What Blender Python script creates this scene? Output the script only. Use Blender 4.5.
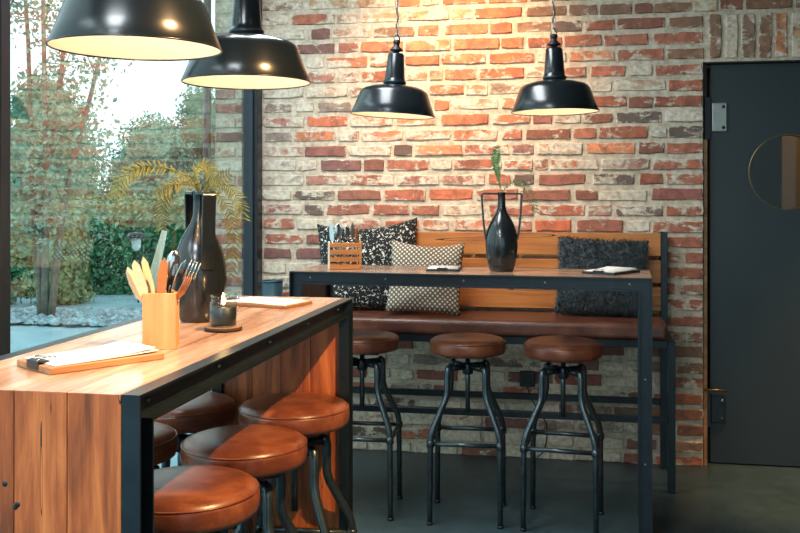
import bpy, bmesh, math, random
import numpy as np
from mathutils import Vector, Matrix, Euler

random.seed(7)
R = math.radians
PI = math.pi
scene = bpy.context.scene
for o in list(bpy.data.objects):
    bpy.data.objects.remove(o, do_unlink=True)
COL = scene.collection

# ------------------------------------------------------------------ camera
THETA = math.atan(178.0 / 957.0)
cam_d = bpy.data.cameras.new('camera')
cam_d.sensor_width = 36.0
cam_d.lens = 957.0 * 36.0 / 800.0
cam_d.shift_y = -71.5 / 800.0
cam_d.clip_start = 0.05
cam = bpy.data.objects.new('camera', cam_d)
cam.location = (0, 0, 1.377)
cam.rotation_euler = (PI / 2, 0, THETA)
COL.objects.link(cam)
scene.camera = cam

# ------------------------------------------------------------------ world, lights, exposure
w = bpy.data.worlds.new('overcast_sky')
scene.world = w
w.use_nodes = True
bg = w.node_tree.nodes['Background']
bg.inputs['Color'].default_value = (0.74, 0.94, 1.0, 1)
bg.inputs['Strength'].default_value = 2.0

def light(name, kind, loc, energy, color, aim=None, **kw):
    d = bpy.data.lights.new(name, kind)
    d.energy = energy
    d.color = color
    for k, v in kw.items():
        setattr(d, k, v)
    o = bpy.data.objects.new(name, d)
    o.location = loc
    if aim is not None:
        o.rotation_euler = (Vector(aim) - Vector(loc)).to_track_quat('-Z', 'Y').to_euler()
    COL.objects.link(o)
    return o

# recessed ceiling spots of the room (warm halogen)
light('ceiling_spot_stools', 'SPOT', (0.56, 1.55, 2.72), 470, (1.0, 0.60, 0.27), (-0.80, 2.30, 0.80),
      spot_size=R(52), spot_blend=0.5, shadow_soft_size=0.02)
light('ceiling_spot_bricks', 'SPOT', (-0.62, 4.05, 2.88), 165, (1.0, 0.61, 0.30), (-0.62, 5.05, 2.02),
      spot_size=R(70), spot_blend=1.0, shadow_soft_size=0.03)
light('ceiling_spot_door', 'SPOT', (1.55, 4.30, 2.86), 520, (1.0, 0.60, 0.28), (1.30, 4.70, 0.0),
      spot_size=R(40), spot_blend=1.0, shadow_soft_size=0.04)
# daylight-white fill lights added to brighten the room, along the glazed side
FILL_PANELS = [(-1.05, 3.35, 58), (-1.05, 0.2, 74), (-1.05, -2.0, 78)]
for px_, py_, pw_ in FILL_PANELS:
    light('fill_panel_light', 'AREA', (px_, py_, 2.905), pw_, (0.87, 0.95, 1.0), (px_, py_, 0), shape='RECTANGLE', size=0.6, size_y=1.2)
# sky portals in the glazed sides of the room
def portal(loc, rot, sx, sy):
    d = bpy.data.lights.new('sky_portal', 'AREA')
    d.shape = 'RECTANGLE'; d.size = sx; d.size_y = sy
    d.cycles.is_portal = True
    o = bpy.data.objects.new('sky_portal', d); o.location = loc; o.rotation_euler = rot
    COL.objects.link(o)
portal((-1.80, 0.75, 1.4), (0, -PI / 2, 0), 2.75, 8.4)
portal((0.9, -3.56, 1.4), (PI / 2, 0, 0), 5.0, 2.75)

vs = scene.view_settings
vs.view_transform = 'Standard'
vs.look = 'None'
vs.gamma = 1.0
vs.exposure = 0.18
vs.use_curve_mapping = False

# ------------------------------------------------------------------ helpers
def S(r, g, b):
    def f(v):
        v /= 255.0
        return v / 12.92 if v <= 0.04045 else ((v + 0.055) / 1.055) ** 2.4
    return (f(r), f(g), f(b), 1.0)

class MB:
    def __init__(self):
        self.v = []; self.f = []; self.s = []
    def add(self, vs, fs, smooth=False):
        n = len(self.v)
        self.v += [tuple(p) for p in vs]
        self.f += [tuple(i + n for i in q) for q in fs]
        self.s += [smooth] * len(fs)
        return self
    def box(self, lo, hi, M=None):
        x0, y0, z0 = lo; x1, y1, z1 = hi
        vs = [(x0, y0, z0), (x1, y0, z0), (x1, y1, z0), (x0, y1, z0), (x0, y0, z1), (x1, y0, z1), (x1, y1, z1), (x0, y1, z1)]
        if M is not None: vs = [M @ Vector(p) for p in vs]
        return self.add(vs, [(0, 3, 2, 1), (4, 5, 6, 7), (0, 1, 5, 4), (1, 2, 6, 5), (2, 3, 7, 6), (3, 0, 4, 7)])
    def lathe(self, prof, n=32, M=None, smooth=True, ang0=0.0):
        vs = []; fs = []
        m = len(prof)
        for i in range(n):
            a = ang0 + 2 * PI * i / n
            for r, z in prof:
                vs.append(Vector((r * math.cos(a), r * math.sin(a), z)))
        for i in range(n):
            j = (i + 1) % n
            for k in range(m - 1):
                if prof[k][0] < 1e-6 and prof[k + 1][0] < 1e-6: continue
                q = (i * m + k, j * m + k, j * m + k + 1, i * m + k + 1)
                if prof[k][0] < 1e-6: q = (i * m + k, j * m + k + 1, i * m + k + 1)
                elif prof[k + 1][0] < 1e-6: q = (i * m + k, j * m + k, i * m + k + 1)
                fs.append(q)
        if M is not None: vs = [M @ p for p in vs]
        return self.add(vs, fs, smooth)
    def tube(self, path, r, n=8, caps=True, closed=False, smooth=True, flat=None):
        P = [Vector(p) for p in path]
        m = len(P); rr = r if isinstance(r, (list, tuple)) else [r] * m
        tans = []
        for i in range(m):
            if closed: t = P[(i + 1) % m] - P[i - 1]
            elif i == 0: t = P[1] - P[0]
            elif i == m - 1: t = P[-1] - P[-2]
            else: t = (P[i + 1] - P[i]).normalized() + (P[i] - P[i - 1]).normalized()
            tans.append(t.normalized())
        up = Vector((0, 0, 1)) if abs(tans[0].z) < 0.9 else Vector((1, 0, 0))
        nx = tans[0].cross(up).normalized()
        vs = []
        for i in range(m):
            t = tans[i]
            nx = (nx - t * nx.dot(t))
            nx = nx.normalized() if nx.length > 1e-6 else t.orthogonal().normalized()
            ny = t.cross(nx)
            for k in range(n):
                a = 2 * PI * (k + 0.5) / n
                ca, sa = math.cos(a), math.sin(a)
                if flat: sa *= flat
                vs.append(P[i] + (nx * ca + ny * sa) * rr[i])
        fs = []
        for i in range(m if closed else m - 1):
            j = (i + 1) % m
            for k in range(n):
                l = (k + 1) % n
                fs.append((i * n + k, i * n + l, j * n + l, j * n + k))
        if caps and not closed:
            fs.append(tuple(range(n - 1, -1, -1)))
            fs.append(tuple((m - 1) * n + k for k in range(n)))
        return self.add(vs, fs, smooth)
    def prism(self, poly, lo, hi, axis='z', M=None):
        n = len(poly); vs = []
        for h in (lo, hi):
            for a, b in poly:
                vs.append({'z': (a, b, h), 'y': (a, h, b), 'x': (h, a, b)}[axis])
        if M is not None: vs = [M @ Vector(p) for p in vs]
        fs = [tuple(range(n - 1, -1, -1)), tuple(range(n, 2 * n))] + [(i, (i + 1) % n, n + (i + 1) % n, n + i) for i in range(n)]
        return self.add(vs, fs)
    def mesh(self, name, bevel=0.0, seg=1):
        me = bpy.data.meshes.new(name)
        me.from_pydata(self.v, [], self.f)
        me.polygons.foreach_set('use_smooth', self.s)
        bm = bmesh.new(); bm.from_mesh(me)
        bmesh.ops.recalc_face_normals(bm, faces=bm.faces)
        if bevel:
            bmesh.ops.bevel(bm, geom=[e for e in bm.edges if e.calc_face_angle(0) > 0.5], offset=bevel, segments=seg, profile=0.5, affect='EDGES', clamp_overlap=True)
        bm.to_mesh(me); bm.free()
        return me

def link(name, me, mat, parent=None, loc=(0, 0, 0), rot=(0, 0, 0)):
    o = bpy.data.objects.new(name, me)
    COL.objects.link(o)
    if mat is not None and not me.materials: me.materials.append(mat)
    o.location = loc; o.rotation_euler = rot
    if parent is not None: o.parent = parent
    return o
def obj(name, mb, mat, parent=None, loc=(0, 0, 0), rot=(0, 0, 0), bevel=0.0, seg=1):
    return link(name, mb.mesh(name, bevel, seg), mat, parent, loc, rot)
def tag(o, label=None, cat=None, group=None, kind=None):
    if label: o['label'] = label
    if cat: o['category'] = cat
    if group: o['group'] = group
    if kind: o['kind'] = kind
    return o
def thing(name, label, cat, loc=(0, 0, 0), rz=0.0, group=None, rot=None):
    o = bpy.data.objects.new(name, None)
    COL.objects.link(o)
    o.empty_display_size = 0.1
    o.location = loc; o.rotation_euler = rot if rot else (0, 0, rz)
    return tag(o, label, cat, group)
def struct(name, mb, mat, parent=None, bevel=0.0):
    o = obj(name, mb, mat, parent, bevel=bevel)
    if parent is None: o['kind'] = 'structure'
    return o
def copy_tree(o, parent=None):
    c = o.copy(); COL.objects.link(c)
    if parent is not None: c.parent = parent
    for ch in list(o.children): copy_tree(ch, c)
    return c

# ------------------------------------------------------------------ materials
def newmat(name):
    m = bpy.data.materials.new(name); m.use_nodes = True
    nt = m.node_tree
    return m, nt, nt.nodes, nt.links, nt.nodes['Principled BSDF']
def setp(p, **kw):
    for k, v in kw.items(): p.inputs[k.replace('_', ' ')].default_value = v
def nmath(N, L, op, a, b=None, c=None):
    n = N.new('ShaderNodeMath'); n.operation = op
    for i, v in enumerate((a, b, c)):
        if v is None: continue
        if isinstance(v, (int, float)): n.inputs[i].default_value = v
        else: L.new(v, n.inputs[i])
    return n.outputs[0]
def ramp(N, L, fac, stops):
    r = N.new('ShaderNodeValToRGB')
    e = r.color_ramp.elements
    while len(e) < len(stops): e.new(0.5)
    for i, (p, c) in enumerate(stops):
        e[i].position = p; e[i].color = c
    L.new(fac, r.inputs[0]); return r.outputs[0]
def mixc(N, L, fac, a, b, mode='MIX'):
    n = N.new('ShaderNodeMix'); n.data_type = 'RGBA'; n.blend_type = mode
    for s, v in ((0, fac), (6, a), (7, b)):
        if isinstance(v, (int, float)): n.inputs[s].default_value = v
        elif isinstance(v, tuple): n.inputs[s].default_value = v
        else: L.new(v, n.inputs[s])
    return n.outputs[2]
def noise(N, L, vec, scale, detail=4, rough=0.55, dist=0.0):
    n = N.new('ShaderNodeTexNoise')
    n.inputs['Scale'].default_value = scale; n.inputs['Detail'].default_value = detail
    n.inputs['Roughness'].default_value = rough; n.inputs['Distortion'].default_value = dist
    if vec is not None: L.new(vec, n.inputs['Vector'])
    return n.outputs['Fac']
def mapping(N, L, vec, scale=(1, 1, 1), rot=(0, 0, 0), loc=None):
    n = N.new('ShaderNodeMapping')
    n.inputs['Scale'].default_value = scale; n.inputs['Rotation'].default_value = rot
    L.new(vec, n.inputs['Vector'])
    if loc is not None: L.new(loc, n.inputs['Location'])
    return n.outputs[0]
def bump(N, L, p, h, strength=0.3, dist=0.01):
    n = N.new('ShaderNodeBump'); n.inputs['Strength'].default_value = strength; n.inputs['Distance'].default_value = dist
    L.new(h, n.inputs['Height']); L.new(n.outputs[0], p.inputs['Normal'])

def plain(name, col, rough=0.5, metal=0.0, nscale=0, namp=0.15, bstr=0.0, coords='Object', **kw):
    m, nt, N, L, p = newmat(name)
    setp(p, Base_Color=col, Roughness=rough, Metallic=metal, **kw)
    if nscale:
        tc = N.new('ShaderNodeTexCoord')
        f = noise(N, L, tc.outputs[coords], nscale, 5)
        a = tuple(c * (1 - namp) for c in col[:3]) + (1,); b = tuple(min(1, c * (1 + namp)) for c in col[:3]) + (1,)
        L.new(ramp(N, L, f, [(0.3, a), (0.7, b)]), p.inputs['Base Color'])
        if bstr: bump(N, L, p, f, bstr, 0.004)
    return m

def wood(name, dark, mid, light_, axis='x', rough=0.42, scale=1.0, cracks=0.0):
    """grain running along the given local axis; every plank gets its own offset and tone"""
    m, nt, N, L, p = newmat(name)
    tc = N.new('ShaderNodeTexCoord'); oi = N.new('ShaderNodeObjectInfo')
    off = N.new('ShaderNodeCombineXYZ')
    for i in range(3): L.new(nmath(N, L, 'MULTIPLY', oi.outputs['Random'], 17.0 + 9 * i), off.inputs[i])
    st = {'x': (1.3, 16, 16), 'y': (16, 1.3, 16), 'z': (16, 16, 1.3)}[axis]
    v = mapping(N, L, tc.outputs['Object'], tuple(s * scale for s in st), loc=off.outputs[0])
    n1 = noise(N, L, v, 1.0, 6, 0.6, 0.8)
    v2 = mapping(N, L, tc.outputs['Object'], tuple(s * scale * 5 for s in st), loc=off.outputs[0])
    n2 = noise(N, L, v2, 1.0, 4, 0.6)
    g = nmath(N, L, 'ADD', nmath(N, L, 'MULTIPLY', n1, 0.75), nmath(N, L, 'MULTIPLY', n2, 0.25))
    c = ramp(N, L, g, [(0.33, dark), (0.5, mid), (0.66, light_)])
    tone = nmath(N, L, 'ADD', nmath(N, L, 'MULTIPLY', oi.outputs['Random'], 0.35), 0.80)
    cm = N.new('ShaderNodeCombineXYZ')
    for i in range(3): L.new(tone, cm.inputs[i])
    c = mixc(N, L, 1.0, c, cm.outputs[0], 'MULTIPLY')
    if cracks:
        v3 = mapping(N, L, tc.outputs['Object'], tuple(s * scale * (0.55 if s < 2 else 0.9) for s in st), loc=off.outputs[0])
        k = noise(N, L, v3, 1.0, 2, 0.5, 0.3)
        k = nmath(N, L, 'ABSOLUTE', nmath(N, L, 'SUBTRACT', k, 0.56))
        k = nmath(N, L, 'LESS_THAN', k, 0.006 * cracks)
        c = mixc(N, L, k, c, (0.012, 0.006, 0.004, 1))
    L.new(c, p.inputs['Base Color'])
    setp(p, Roughness=rough)
    bump(N, L, p, n2, 0.12, 0.003)
    return m

M = {}
M['steel'] = plain('dark_steel', S(26, 37, 44), 0.34, 0.3, 25, 0.25)
M['stool_steel'] = plain('brushed_stool_steel', S(76, 88, 93), 0.30, 0.8, 30, 0.3)
M['black'] = plain('matt_black', S(18, 20, 21), 0.5)
M['frame'] = plain('window_frame_coat', S(32, 40, 46), 0.38, 0.2, 8, 0.1)
M['wood_top'] = wood('oak_top_y', S(126, 90, 68), S(172, 132, 106), S(202, 166, 140), 'y', 0.17)
M['wood_top_x'] = wood('oak_top_x', S(138, 84, 54), S(180, 122, 84), S(206, 152, 112), 'x', 0.26)
M['wood_panel'] = wood('oak_panel', S(80, 37, 17), S(156, 80, 38), S(198, 116, 60), 'z', 0.42, 1.3, 0.2)
M['wood_bench'] = wood('oak_bench', S(134, 74, 30), S(196, 118, 52), S(216, 142, 70), 'x', 0.45, 0.8, 0.3)
M['wood_crate'] = wood('crate_wood', S(160, 92, 40), S(196, 120, 56), S(216, 146, 80), 'x', 0.5)
M['wood_pale'] = wood('pale_wood', S(196, 176, 146), S(222, 205, 176), S(234, 222, 198), 'z', 0.55)
M['wood_block'] = wood('beech_block', S(192, 130, 74), S(214, 152, 94), S(226, 170, 112), 'z', 0.5)
M['wood_board'] = wood('clipboard_wood', S(110, 74, 44), S(150, 104, 64), S(176, 130, 86), 'x', 0.5)
M['bark'] = plain('bark', S(112, 106, 92), 0.9, 0, 14, 0.4, 0.6)
M['bark_dark'] = plain('bark_rim', S(50, 34, 24), 0.9, 0, 60, 0.4, 0.6)
M['paper'] = plain('paper', S(236, 232, 224), 0.8, 0, 6, 0.04)
M['chrome'] = plain('chrome', S(190, 195, 196), 0.18, 1.0)
M['satin'] = plain('satin_metal', S(150, 152, 146), 0.4, 0.8, 40, 0.1)
M['brass'] = plain('brass', S(160, 132, 88), 0.35, 0.9)
M['enamel'] = plain('black_enamel', S(20, 26, 29), 0.24, 0.0, 6, 0.1)
M['enamel_in'] = plain('white_enamel', S(240, 232, 218), 0.35)
M['vase'] = plain('black_glaze', S(22, 26, 28), 0.24, 0.0, 4, 0.15, Coat_Weight=0.3)
M['wax'] = plain('dark_wax', S(24, 28, 30), 0.45)
M['frond_y'] = plain('yellow_green_frond', S(108, 114, 50), 0.55, 0, 40, 0.3)
M['frond_g'] = plain('green_frond', S(86, 128, 70), 0.55, 0, 40, 0.3)
M['frond_o'] = plain('olive_frond', S(98, 102, 54), 0.55, 0, 40, 0.3)
M['door'] = plain('door_paint', S(40, 48, 51), 0.42, 0.15, 3, 0.08)
M['plaster'] = plain('plaster_dark', S(120, 118, 112), 0.85, 0, 2, 0.06)
M['ceiling'] = plain('ceiling_paint', S(150, 150, 146), 0.9, 0, 2, 0.04)
M['beige'] = plain('corridor_paint', S(140, 116, 86), 0.8, 0, 2, 0.06)
M['teal_bin'] = plain('teal_painted_metal', S(40, 66, 76), 0.4, 0.2, 5, 0.08)
M['cream'] = plain('cream_handle', S(204, 174, 138), 0.45, 0, 30, 0.1)
M['brown_handle'] = plain('brown_handle', S(168, 104, 60), 0.45, 0, 30, 0.2)

def emit(name, col, strength):
    m, nt, N, L, p = newmat(name)
    setp(p, Base_Color=(0.8, 0.8, 0.8, 1), Emission_Color=col, Emission_Strength=strength)
    return m
M['bulb'] = emit('bulb_glow', (1.0, 0.62, 0.28, 1), 6.0)
M['flame'] = emit('flame_glow', (1.0, 0.62, 0.22, 1), 14.0)

def glass(name, ior, tint, rough=0.0):
    m = bpy.data.materials.new(name); m.use_nodes = True
    nt = m.node_tree; N = nt.nodes; L = nt.links
    N.remove(N['Principled BSDF'])
    fr = N.new('ShaderNodeFresnel'); fr.inputs[0].default_value = ior
    tr = N.new('ShaderNodeBsdfTransparent'); tr.inputs[0].default_value = tint
    gl = N.new('ShaderNodeBsdfGlossy'); gl.inputs['Roughness'].default_value = rough
    gl.inputs['Color'].default_value = (0.95, 1, 1, 1)
    mx = N.new('ShaderNodeMixShader')
    L.new(fr.outputs[0], mx.inputs[0]); L.new(tr.outputs[0], mx.inputs[1]); L.new(gl.outputs[0], mx.inputs[2])
    L.new(mx.outputs[0], N['Material Output'].inputs[0])
    return m
M['pane'] = glass('double_glazing', 2.25, (0.80, 0.90, 0.89, 1))

def vessel_glass(name, tint):
    m = bpy.data.materials.new(name); m.use_nodes = True
    nt = m.node_tree; N = nt.nodes; L = nt.links
    N.remove(N['Principled BSDF'])
    lw = N.new('ShaderNodeLayerWeight'); lw.inputs[0].default_value = 0.5
    f = nmath(N, L, 'ADD', nmath(N, L, 'MULTIPLY', nmath(N, L, 'POWER', lw.outputs['Facing'], 2.6), 0.75), 0.02)
    tr = N.new('ShaderNodeBsdfTransparent'); tr.inputs[0].default_value = tint
    gl = N.new('ShaderNodeBsdfGlossy'); gl.inputs['Roughness'].default_value = 0.02
    mx = N.new('ShaderNodeMixShader')
    L.new(f, mx.inputs[0]); L.new(tr.outputs[0], mx.inputs[1]); L.new(gl.outputs[0], mx.inputs[2])
    L.new(mx.outputs[0], N['Material Output'].inputs[0])
    return m
M['jar'] = vessel_glass('jar_glass', (0.90, 0.95, 0.94, 1))
M['port'] = vessel_glass('porthole_glass', (0.75, 0.76, 0.74, 1))

def leather(name, dark, mid, light_):
    m, nt, N, L, p = newmat(name)
    tc = N.new('ShaderNodeTexCoord'); oi = N.new('ShaderNodeObjectInfo')
    v = N.new('ShaderNodeVectorMath'); v.operation = 'ADD'
    L.new(tc.outputs['Object'], v.inputs[0]); L.new(nmath(N, L, 'MULTIPLY', oi.outputs['Random'], 11.0), v.inputs[1])
    n1 = noise(N, L, v.outputs[0], 9, 6, 0.65, 0.4)
    c = ramp(N, L, n1, [(0.28, dark), (0.5, mid), (0.75, light_)])
    v2 = mapping(N, L, v.outputs[0], (14, 60, 30), (0.3, 0.5, 0.8))
    n2 = noise(N, L, v2, 1.0, 3, 0.6, 1.5)
    sc_ = nmath(N, L, 'MULTIPLY', nmath(N, L, 'GREATER_THAN', n2, 0.70), 0.35)
    c = mixc(N, L, sc_, c, light_)
    L.new(c, p.inputs['Base Color'])
    L.new(nmath(N, L, 'ADD', nmath(N, L, 'MULTIPLY', n1, 0.2), 0.22), p.inputs['Roughness'])
    n3 = noise(N, L, v.outputs[0], 160, 3)
    bump(N, L, p, nmath(N, L, 'ADD', nmath(N, L, 'MULTIPLY', n3, 0.25), n1), 0.25, 0.004)
    return m
M['leather'] = leather('worn_brown_leather', S(70, 36, 26), S(112, 60, 40), S(156, 94, 62))
M['bench_leather'] = leather('bench_leather', S(70, 39, 30), S(98, 56, 42), S(130, 80, 60))

# brick and mortar ------------------------------------------------------------
def brick_mat(name, from_object):
    m, nt, N, L, p = newmat(name)
    geo = N.new('ShaderNodeNewGeometry')
    if from_object:
        oi = N.new('ShaderNodeObjectInfo'); base, wash, rnd = oi.outputs['Color'], oi.outputs['Alpha'], oi.outputs['Random']
    else:
        at = N.new('ShaderNodeVertexColor'); at.layer_name = 'tone'; base, wash = at.outputs['Color'], at.outputs['Alpha']; rnd = at.outputs['Alpha']
    pos = geo.outputs['Position']
    n1 = noise(N, L, pos, 26, 5, 0.6)
    f = ramp(N, L, n1, [(0.3, (0.55, 0.55, 0.55, 1)), (0.7, (1.4, 1.4, 1.4, 1))])
    c = mixc(N, L, 1.0, base, f, 'MULTIPLY')
    c = mixc(N, L, 0.14, c, S(220, 184, 150))          # lime dust over everything
    n6 = noise(N, L, pos, 11, 4, 0.6, 0.6)
    c = mixc(N, L, nmath(N, L, 'MULTIPLY', nmath(N, L, 'GREATER_THAN', n6, 0.56), 0.30), c, S(96, 62, 58))
    # dark burnt specks
    n4 = noise(N, L, pos, 60, 4, 0.7)
    c = mixc(N, L, nmath(N, L, 'MULTIPLY', nmath(N, L, 'GREATER_THAN', n4, 0.63), 0.45), c, S(70, 48, 44))
    # lime / mortar wash with its own ragged shape
    v2 = mapping(N, L, pos, (1.0, 1.0, 1.9))
    n2 = noise(N, L, v2, 8.5, 7, 0.66, 0.5)
    thr = nmath(N, L, 'SUBTRACT', 1.0, wash)
    e = nmath(N, L, 'SUBTRACT', n2, nmath(N, L, 'ADD', nmath(N, L, 'MULTIPLY', thr, 0.52), 0.24))
    if from_object:
        tc = N.new('ShaderNodeTexCoord'); sx = N.new('ShaderNodeSeparateXYZ'); L.new(tc.outputs['Generated'], sx.inputs[0])
        ex = nmath(N, L, 'POWER', nmath(N, L, 'ABSOLUTE', nmath(N, L, 'MULTIPLY', nmath(N, L, 'SUBTRACT', sx.outputs[0], 0.5), 2.0)), 14.0)
        ez = nmath(N, L, 'POWER', nmath(N, L, 'ABSOLUTE', nmath(N, L, 'MULTIPLY', nmath(N, L, 'SUBTRACT', sx.outputs[2], 0.5), 2.0)), 5.0)
        e = nmath(N, L, 'ADD', e, nmath(N, L, 'MULTIPLY', nmath(N, L, 'MAXIMUM', ex, ez), 0.15))
    n5 = noise(N, L, pos, 38, 5, 0.7)
    e = nmath(N, L, 'ADD', e, nmath(N, L, 'MULTIPLY', nmath(N, L, 'SUBTRACT', n5, 0.5), 0.32))
    k = N.new('ShaderNodeMapRange'); k.inputs[1].default_value = -0.02; k.inputs[2].default_value = 0.06
    L.new(e, k.inputs[0])
    n3 = noise(N, L, pos, 45, 4)
    wc = ramp(N, L, n3, [(0.25, S(168, 150, 128)), (0.5, S(208, 194, 172)), (0.75, S(232, 222, 204))])
    c = mixc(N, L, nmath(N, L, 'MULTIPLY', k.outputs[0], 0.92), c, wc)
    L.new(c, p.inputs['Base Color'])
    setp(p, Roughness=0.9)
    h = nmath(N, L, 'ADD', n1, nmath(N, L, 'MULTIPLY', k.outputs[0], 0.35))
    bump(N, L, p, nmath(N, L, 'ADD', h, nmath(N, L, 'MULTIPLY', n4, 0.5)), 0.7, 0.006)
    return m
M['brick'] = brick_mat('reclaimed_brick', True)
M['brick_far'] = brick_mat('reclaimed_brick_joined', False)
def mortar_mat():
    m, nt, N, L, p = newmat('lime_mortar')
    geo = N.new('ShaderNodeNewGeometry')
    n1 = noise(N, L, geo.outputs['Position'], 30, 6, 0.65); n2 = noise(N, L, geo.outputs['Position'], 160, 3)
    L.new(ramp(N, L, n1, [(0.25, S(152, 136, 116)), (0.5, S(198, 182, 160)), (0.75, S(228, 215, 195))]), p.inputs['Base Color'])
    setp(p, Roughness=0.95)
    bump(N, L, p, nmath(N, L, 'ADD', n1, nmath(N, L, 'MULTIPLY', n2, 0.5)), 0.8, 0.008)
    return m
M['mortar'] = mortar_mat()
def floor_mat():
    m, nt, N, L, p = newmat('polished_concrete')
    tc = N.new('ShaderNodeTexCoord')
    n1 = noise(N, L, tc.outputs['Object'], 1.6, 6, 0.6, 0.3); n2 = noise(N, L, tc.outputs['Object'], 14, 5, 0.6)
    c = ramp(N, L, n1, [(0.3, S(40, 57, 61)), (0.7, S(62, 80, 84))])
    f = ramp(N, L, n2, [(0.3, (0.85, 0.85, 0.85, 1)), (0.7, (1.12, 1.12, 1.12, 1))])
    L.new(mixc(N, L, 1.0, c, f, 'MULTIPLY'), p.inputs['Base Color'])
    L.new(nmath(N, L, 'ADD', nmath(N, L, 'MULTIPLY', n2, 0.25), 0.22), p.inputs['Roughness'])
    bump(N, L, p, n2, 0.05, 0.002)
    return m
M['floor'] = floor_mat()

# textiles ---------------------------------------------------------------------
def dots_mat():
    m, nt, N, L, p = newmat('dotted_linen')
    tc = N.new('ShaderNodeTexCoord')
    sx = N.new('ShaderNodeSeparateXYZ'); L.new(tc.outputs['Object'], sx.inputs[0])
    cb = N.new('ShaderNodeCombineXYZ'); L.new(sx.outputs[0], cb.inputs[0]); L.new(sx.outputs[2], cb.inputs[1])
    v = mapping(N, L, cb.outputs[0], (58, 58, 1), (0, 0, R(45)))
    vo = N.new('ShaderNodeTexVoronoi'); vo.voronoi_dimensions = '2D'; vo.inputs['Scale'].default_value = 1.0; vo.inputs['Randomness'].default_value = 0.0
    L.new(v, vo.inputs['Vector'])
    k = nmath(N, L, 'LESS_THAN', vo.outputs['Distance'], 0.30)
    L.new(mixc(N, L, k, S(112, 96, 78), S(226, 218, 202)), p.inputs['Base Color'])
    setp(p, Roughness=0.9)
    bump(N, L, p, noise(N, L, tc.outputs['Object'], 300, 2), 0.3, 0.002)
    return m
M['dots'] = dots_mat()
def speck_mat():
    m, nt, N, L, p = newmat('speckled_black_weave')
    tc = N.new('ShaderNodeTexCoord')
    n1 = noise(N, L, tc.outputs['Object'], 84, 2.5, 0.6, 0.6)
    k = nmath(N, L, 'GREATER_THAN', n1, 0.60)
    L.new(mixc(N, L, k, S(16, 18, 19), S(214, 208, 196)), p.inputs['Base Color'])
    setp(p, Roughness=0.9)
    return m
M['speck'] = speck_mat()
M['fur'] = plain('charcoal_fur', S(72, 79, 82), 0.8, 0, 30, 0.4)
# outdoors -----------------------------------------------------------------------
def leaf_mat(name, a, b):
    m, nt, N, L, p = newmat(name)
    geo = N.new('ShaderNodeNewGeometry')
    L.new(ramp(N, L, noise(N, L, geo.outputs['Position'], 3.0, 6, 0.7), [(0.3, a), (0.7, b)]), p.inputs['Base Color'])
    setp(p, Roughness=0.5)
    return m
M['leaf_ivy'] = leaf_mat('ivy_leaf', S(20, 84, 58), S(58, 140, 84))
M['leaf_tree'] = leaf_mat('tree_leaf', S(74, 122, 100), S(132, 172, 146))
M['leaf_far'] = leaf_mat('far_leaf', S(76, 120, 92), S(136, 172, 138))
M['leaf_pale'] = leaf_mat('pale_leaf', S(104, 128, 84), S(160, 172, 120))
M['paving'] = plain('paving', S(146, 176, 184), 0.6, 0, 3, 0.15)
M['stone'] = plain('gravel_stone', S(138, 158, 164), 0.7, 0, 14, 0.75, coords='Object')
M['lawn'] = plain('lawn_ground', S(86, 104, 70), 0.9, 0, 3, 0.3)
M['white_glass'] = plain('white_lamp_glass', S(225, 228, 226), 0.3)
# ================================================================== SETTING
XW, YB, YF, XR, ZC = -1.71, 5.05, -3.6, 3.6, 2.95
m = MB().box((-1.95, YF - 0.2, -0.12), (XR + 0.2, 6.6, 0.0)); struct('floor', m, M['floor'])
m = MB().box((-1.95, YF - 0.2, ZC), (XR + 0.2, 6.6, ZC + 0.15)); struct('ceiling', m, M['ceiling'])
m = MB().box((XR, YF - 0.2, 0), (XR + 0.15, 6.6, ZC)); struct('wall_right', m, M['plaster'])
m = MB().box((-1.90, YF - 0.05, 2.82), (-1.68, YB, ZC)); struct('wall_left', m, M['plaster'])
m = MB().box((-1.68, YF - 0.15, 2.82), (XR, YF, ZC)).box((XR - 0.6, YF - 0.15, 0), (XR, YF, 2.82)); struct('wall_front', m, M['plaster'])

for px_, py_, pw_ in FILL_PANELS:
    cl = obj('fill_panel_casing', MB().box((-0.32, -0.62, -0.03), (0.32, 0.62, 0.0)), M['ceiling'], None, (px_, py_, ZC), bevel=0.003); cl['kind'] = 'structure'  # unseen casings, made up to house the added fill lights
# ---- brick wall
DX0, DX1, DZ = 0.628, 1.62, 2.046
m = MB()
m.box((-1.99, YB + 0.009, 0), (DX0 - 0.005, 5.32, ZC))
m.box((DX0 - 0.005, YB + 0.009, DZ + 0.006), (DX1 + 0.005, 5.32, ZC))
m.box((DX1 + 0.005, YB + 0.009, 0), (XR, 5.32, ZC))
wall = struct('wall_back', m, M['mortar'])

TONE = {  # fired colour of a brick, and how much lime wash clings to it
 'm': ((118, 92, 84), .50), 't': ((190, 146, 108), .50), 'o': ((204, 104, 66), .30), 'ol': ((212, 128, 86), .42), 'b': ((122, 82, 64), .32),
 'g': ((158, 146, 134), .66), 'gm': ((134, 122, 114), .48), 'gw': ((164, 150, 138), .75), 'rw': ((168, 87, 64), .44), 'r': ((160, 79, 55), .32),
 'ro': ((190, 90, 55), .26), 'rd': ((130, 63, 50), .24), 'rm': ((146, 74, 58), .36), 'p': ((112, 62, 66), .26), 'pr': ((138, 66, 62), .26),
 'pw': ((164, 106, 94), .56), 'pb': ((136, 92, 84), .36), 'tw': ((184, 144, 116), .62), 'to': ((196, 122, 82), .40), 'bt': ((140, 100, 78), .36),
 'bm': ((126, 98, 82), .46), 'd': ((74, 58, 60), .24), 'dw': ((78, 66, 66), .48), 'w': ((190, 170, 150), .86), 'ow': ((198, 112, 78), .52), 'c': ((206, 184, 148), .70)}
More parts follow.
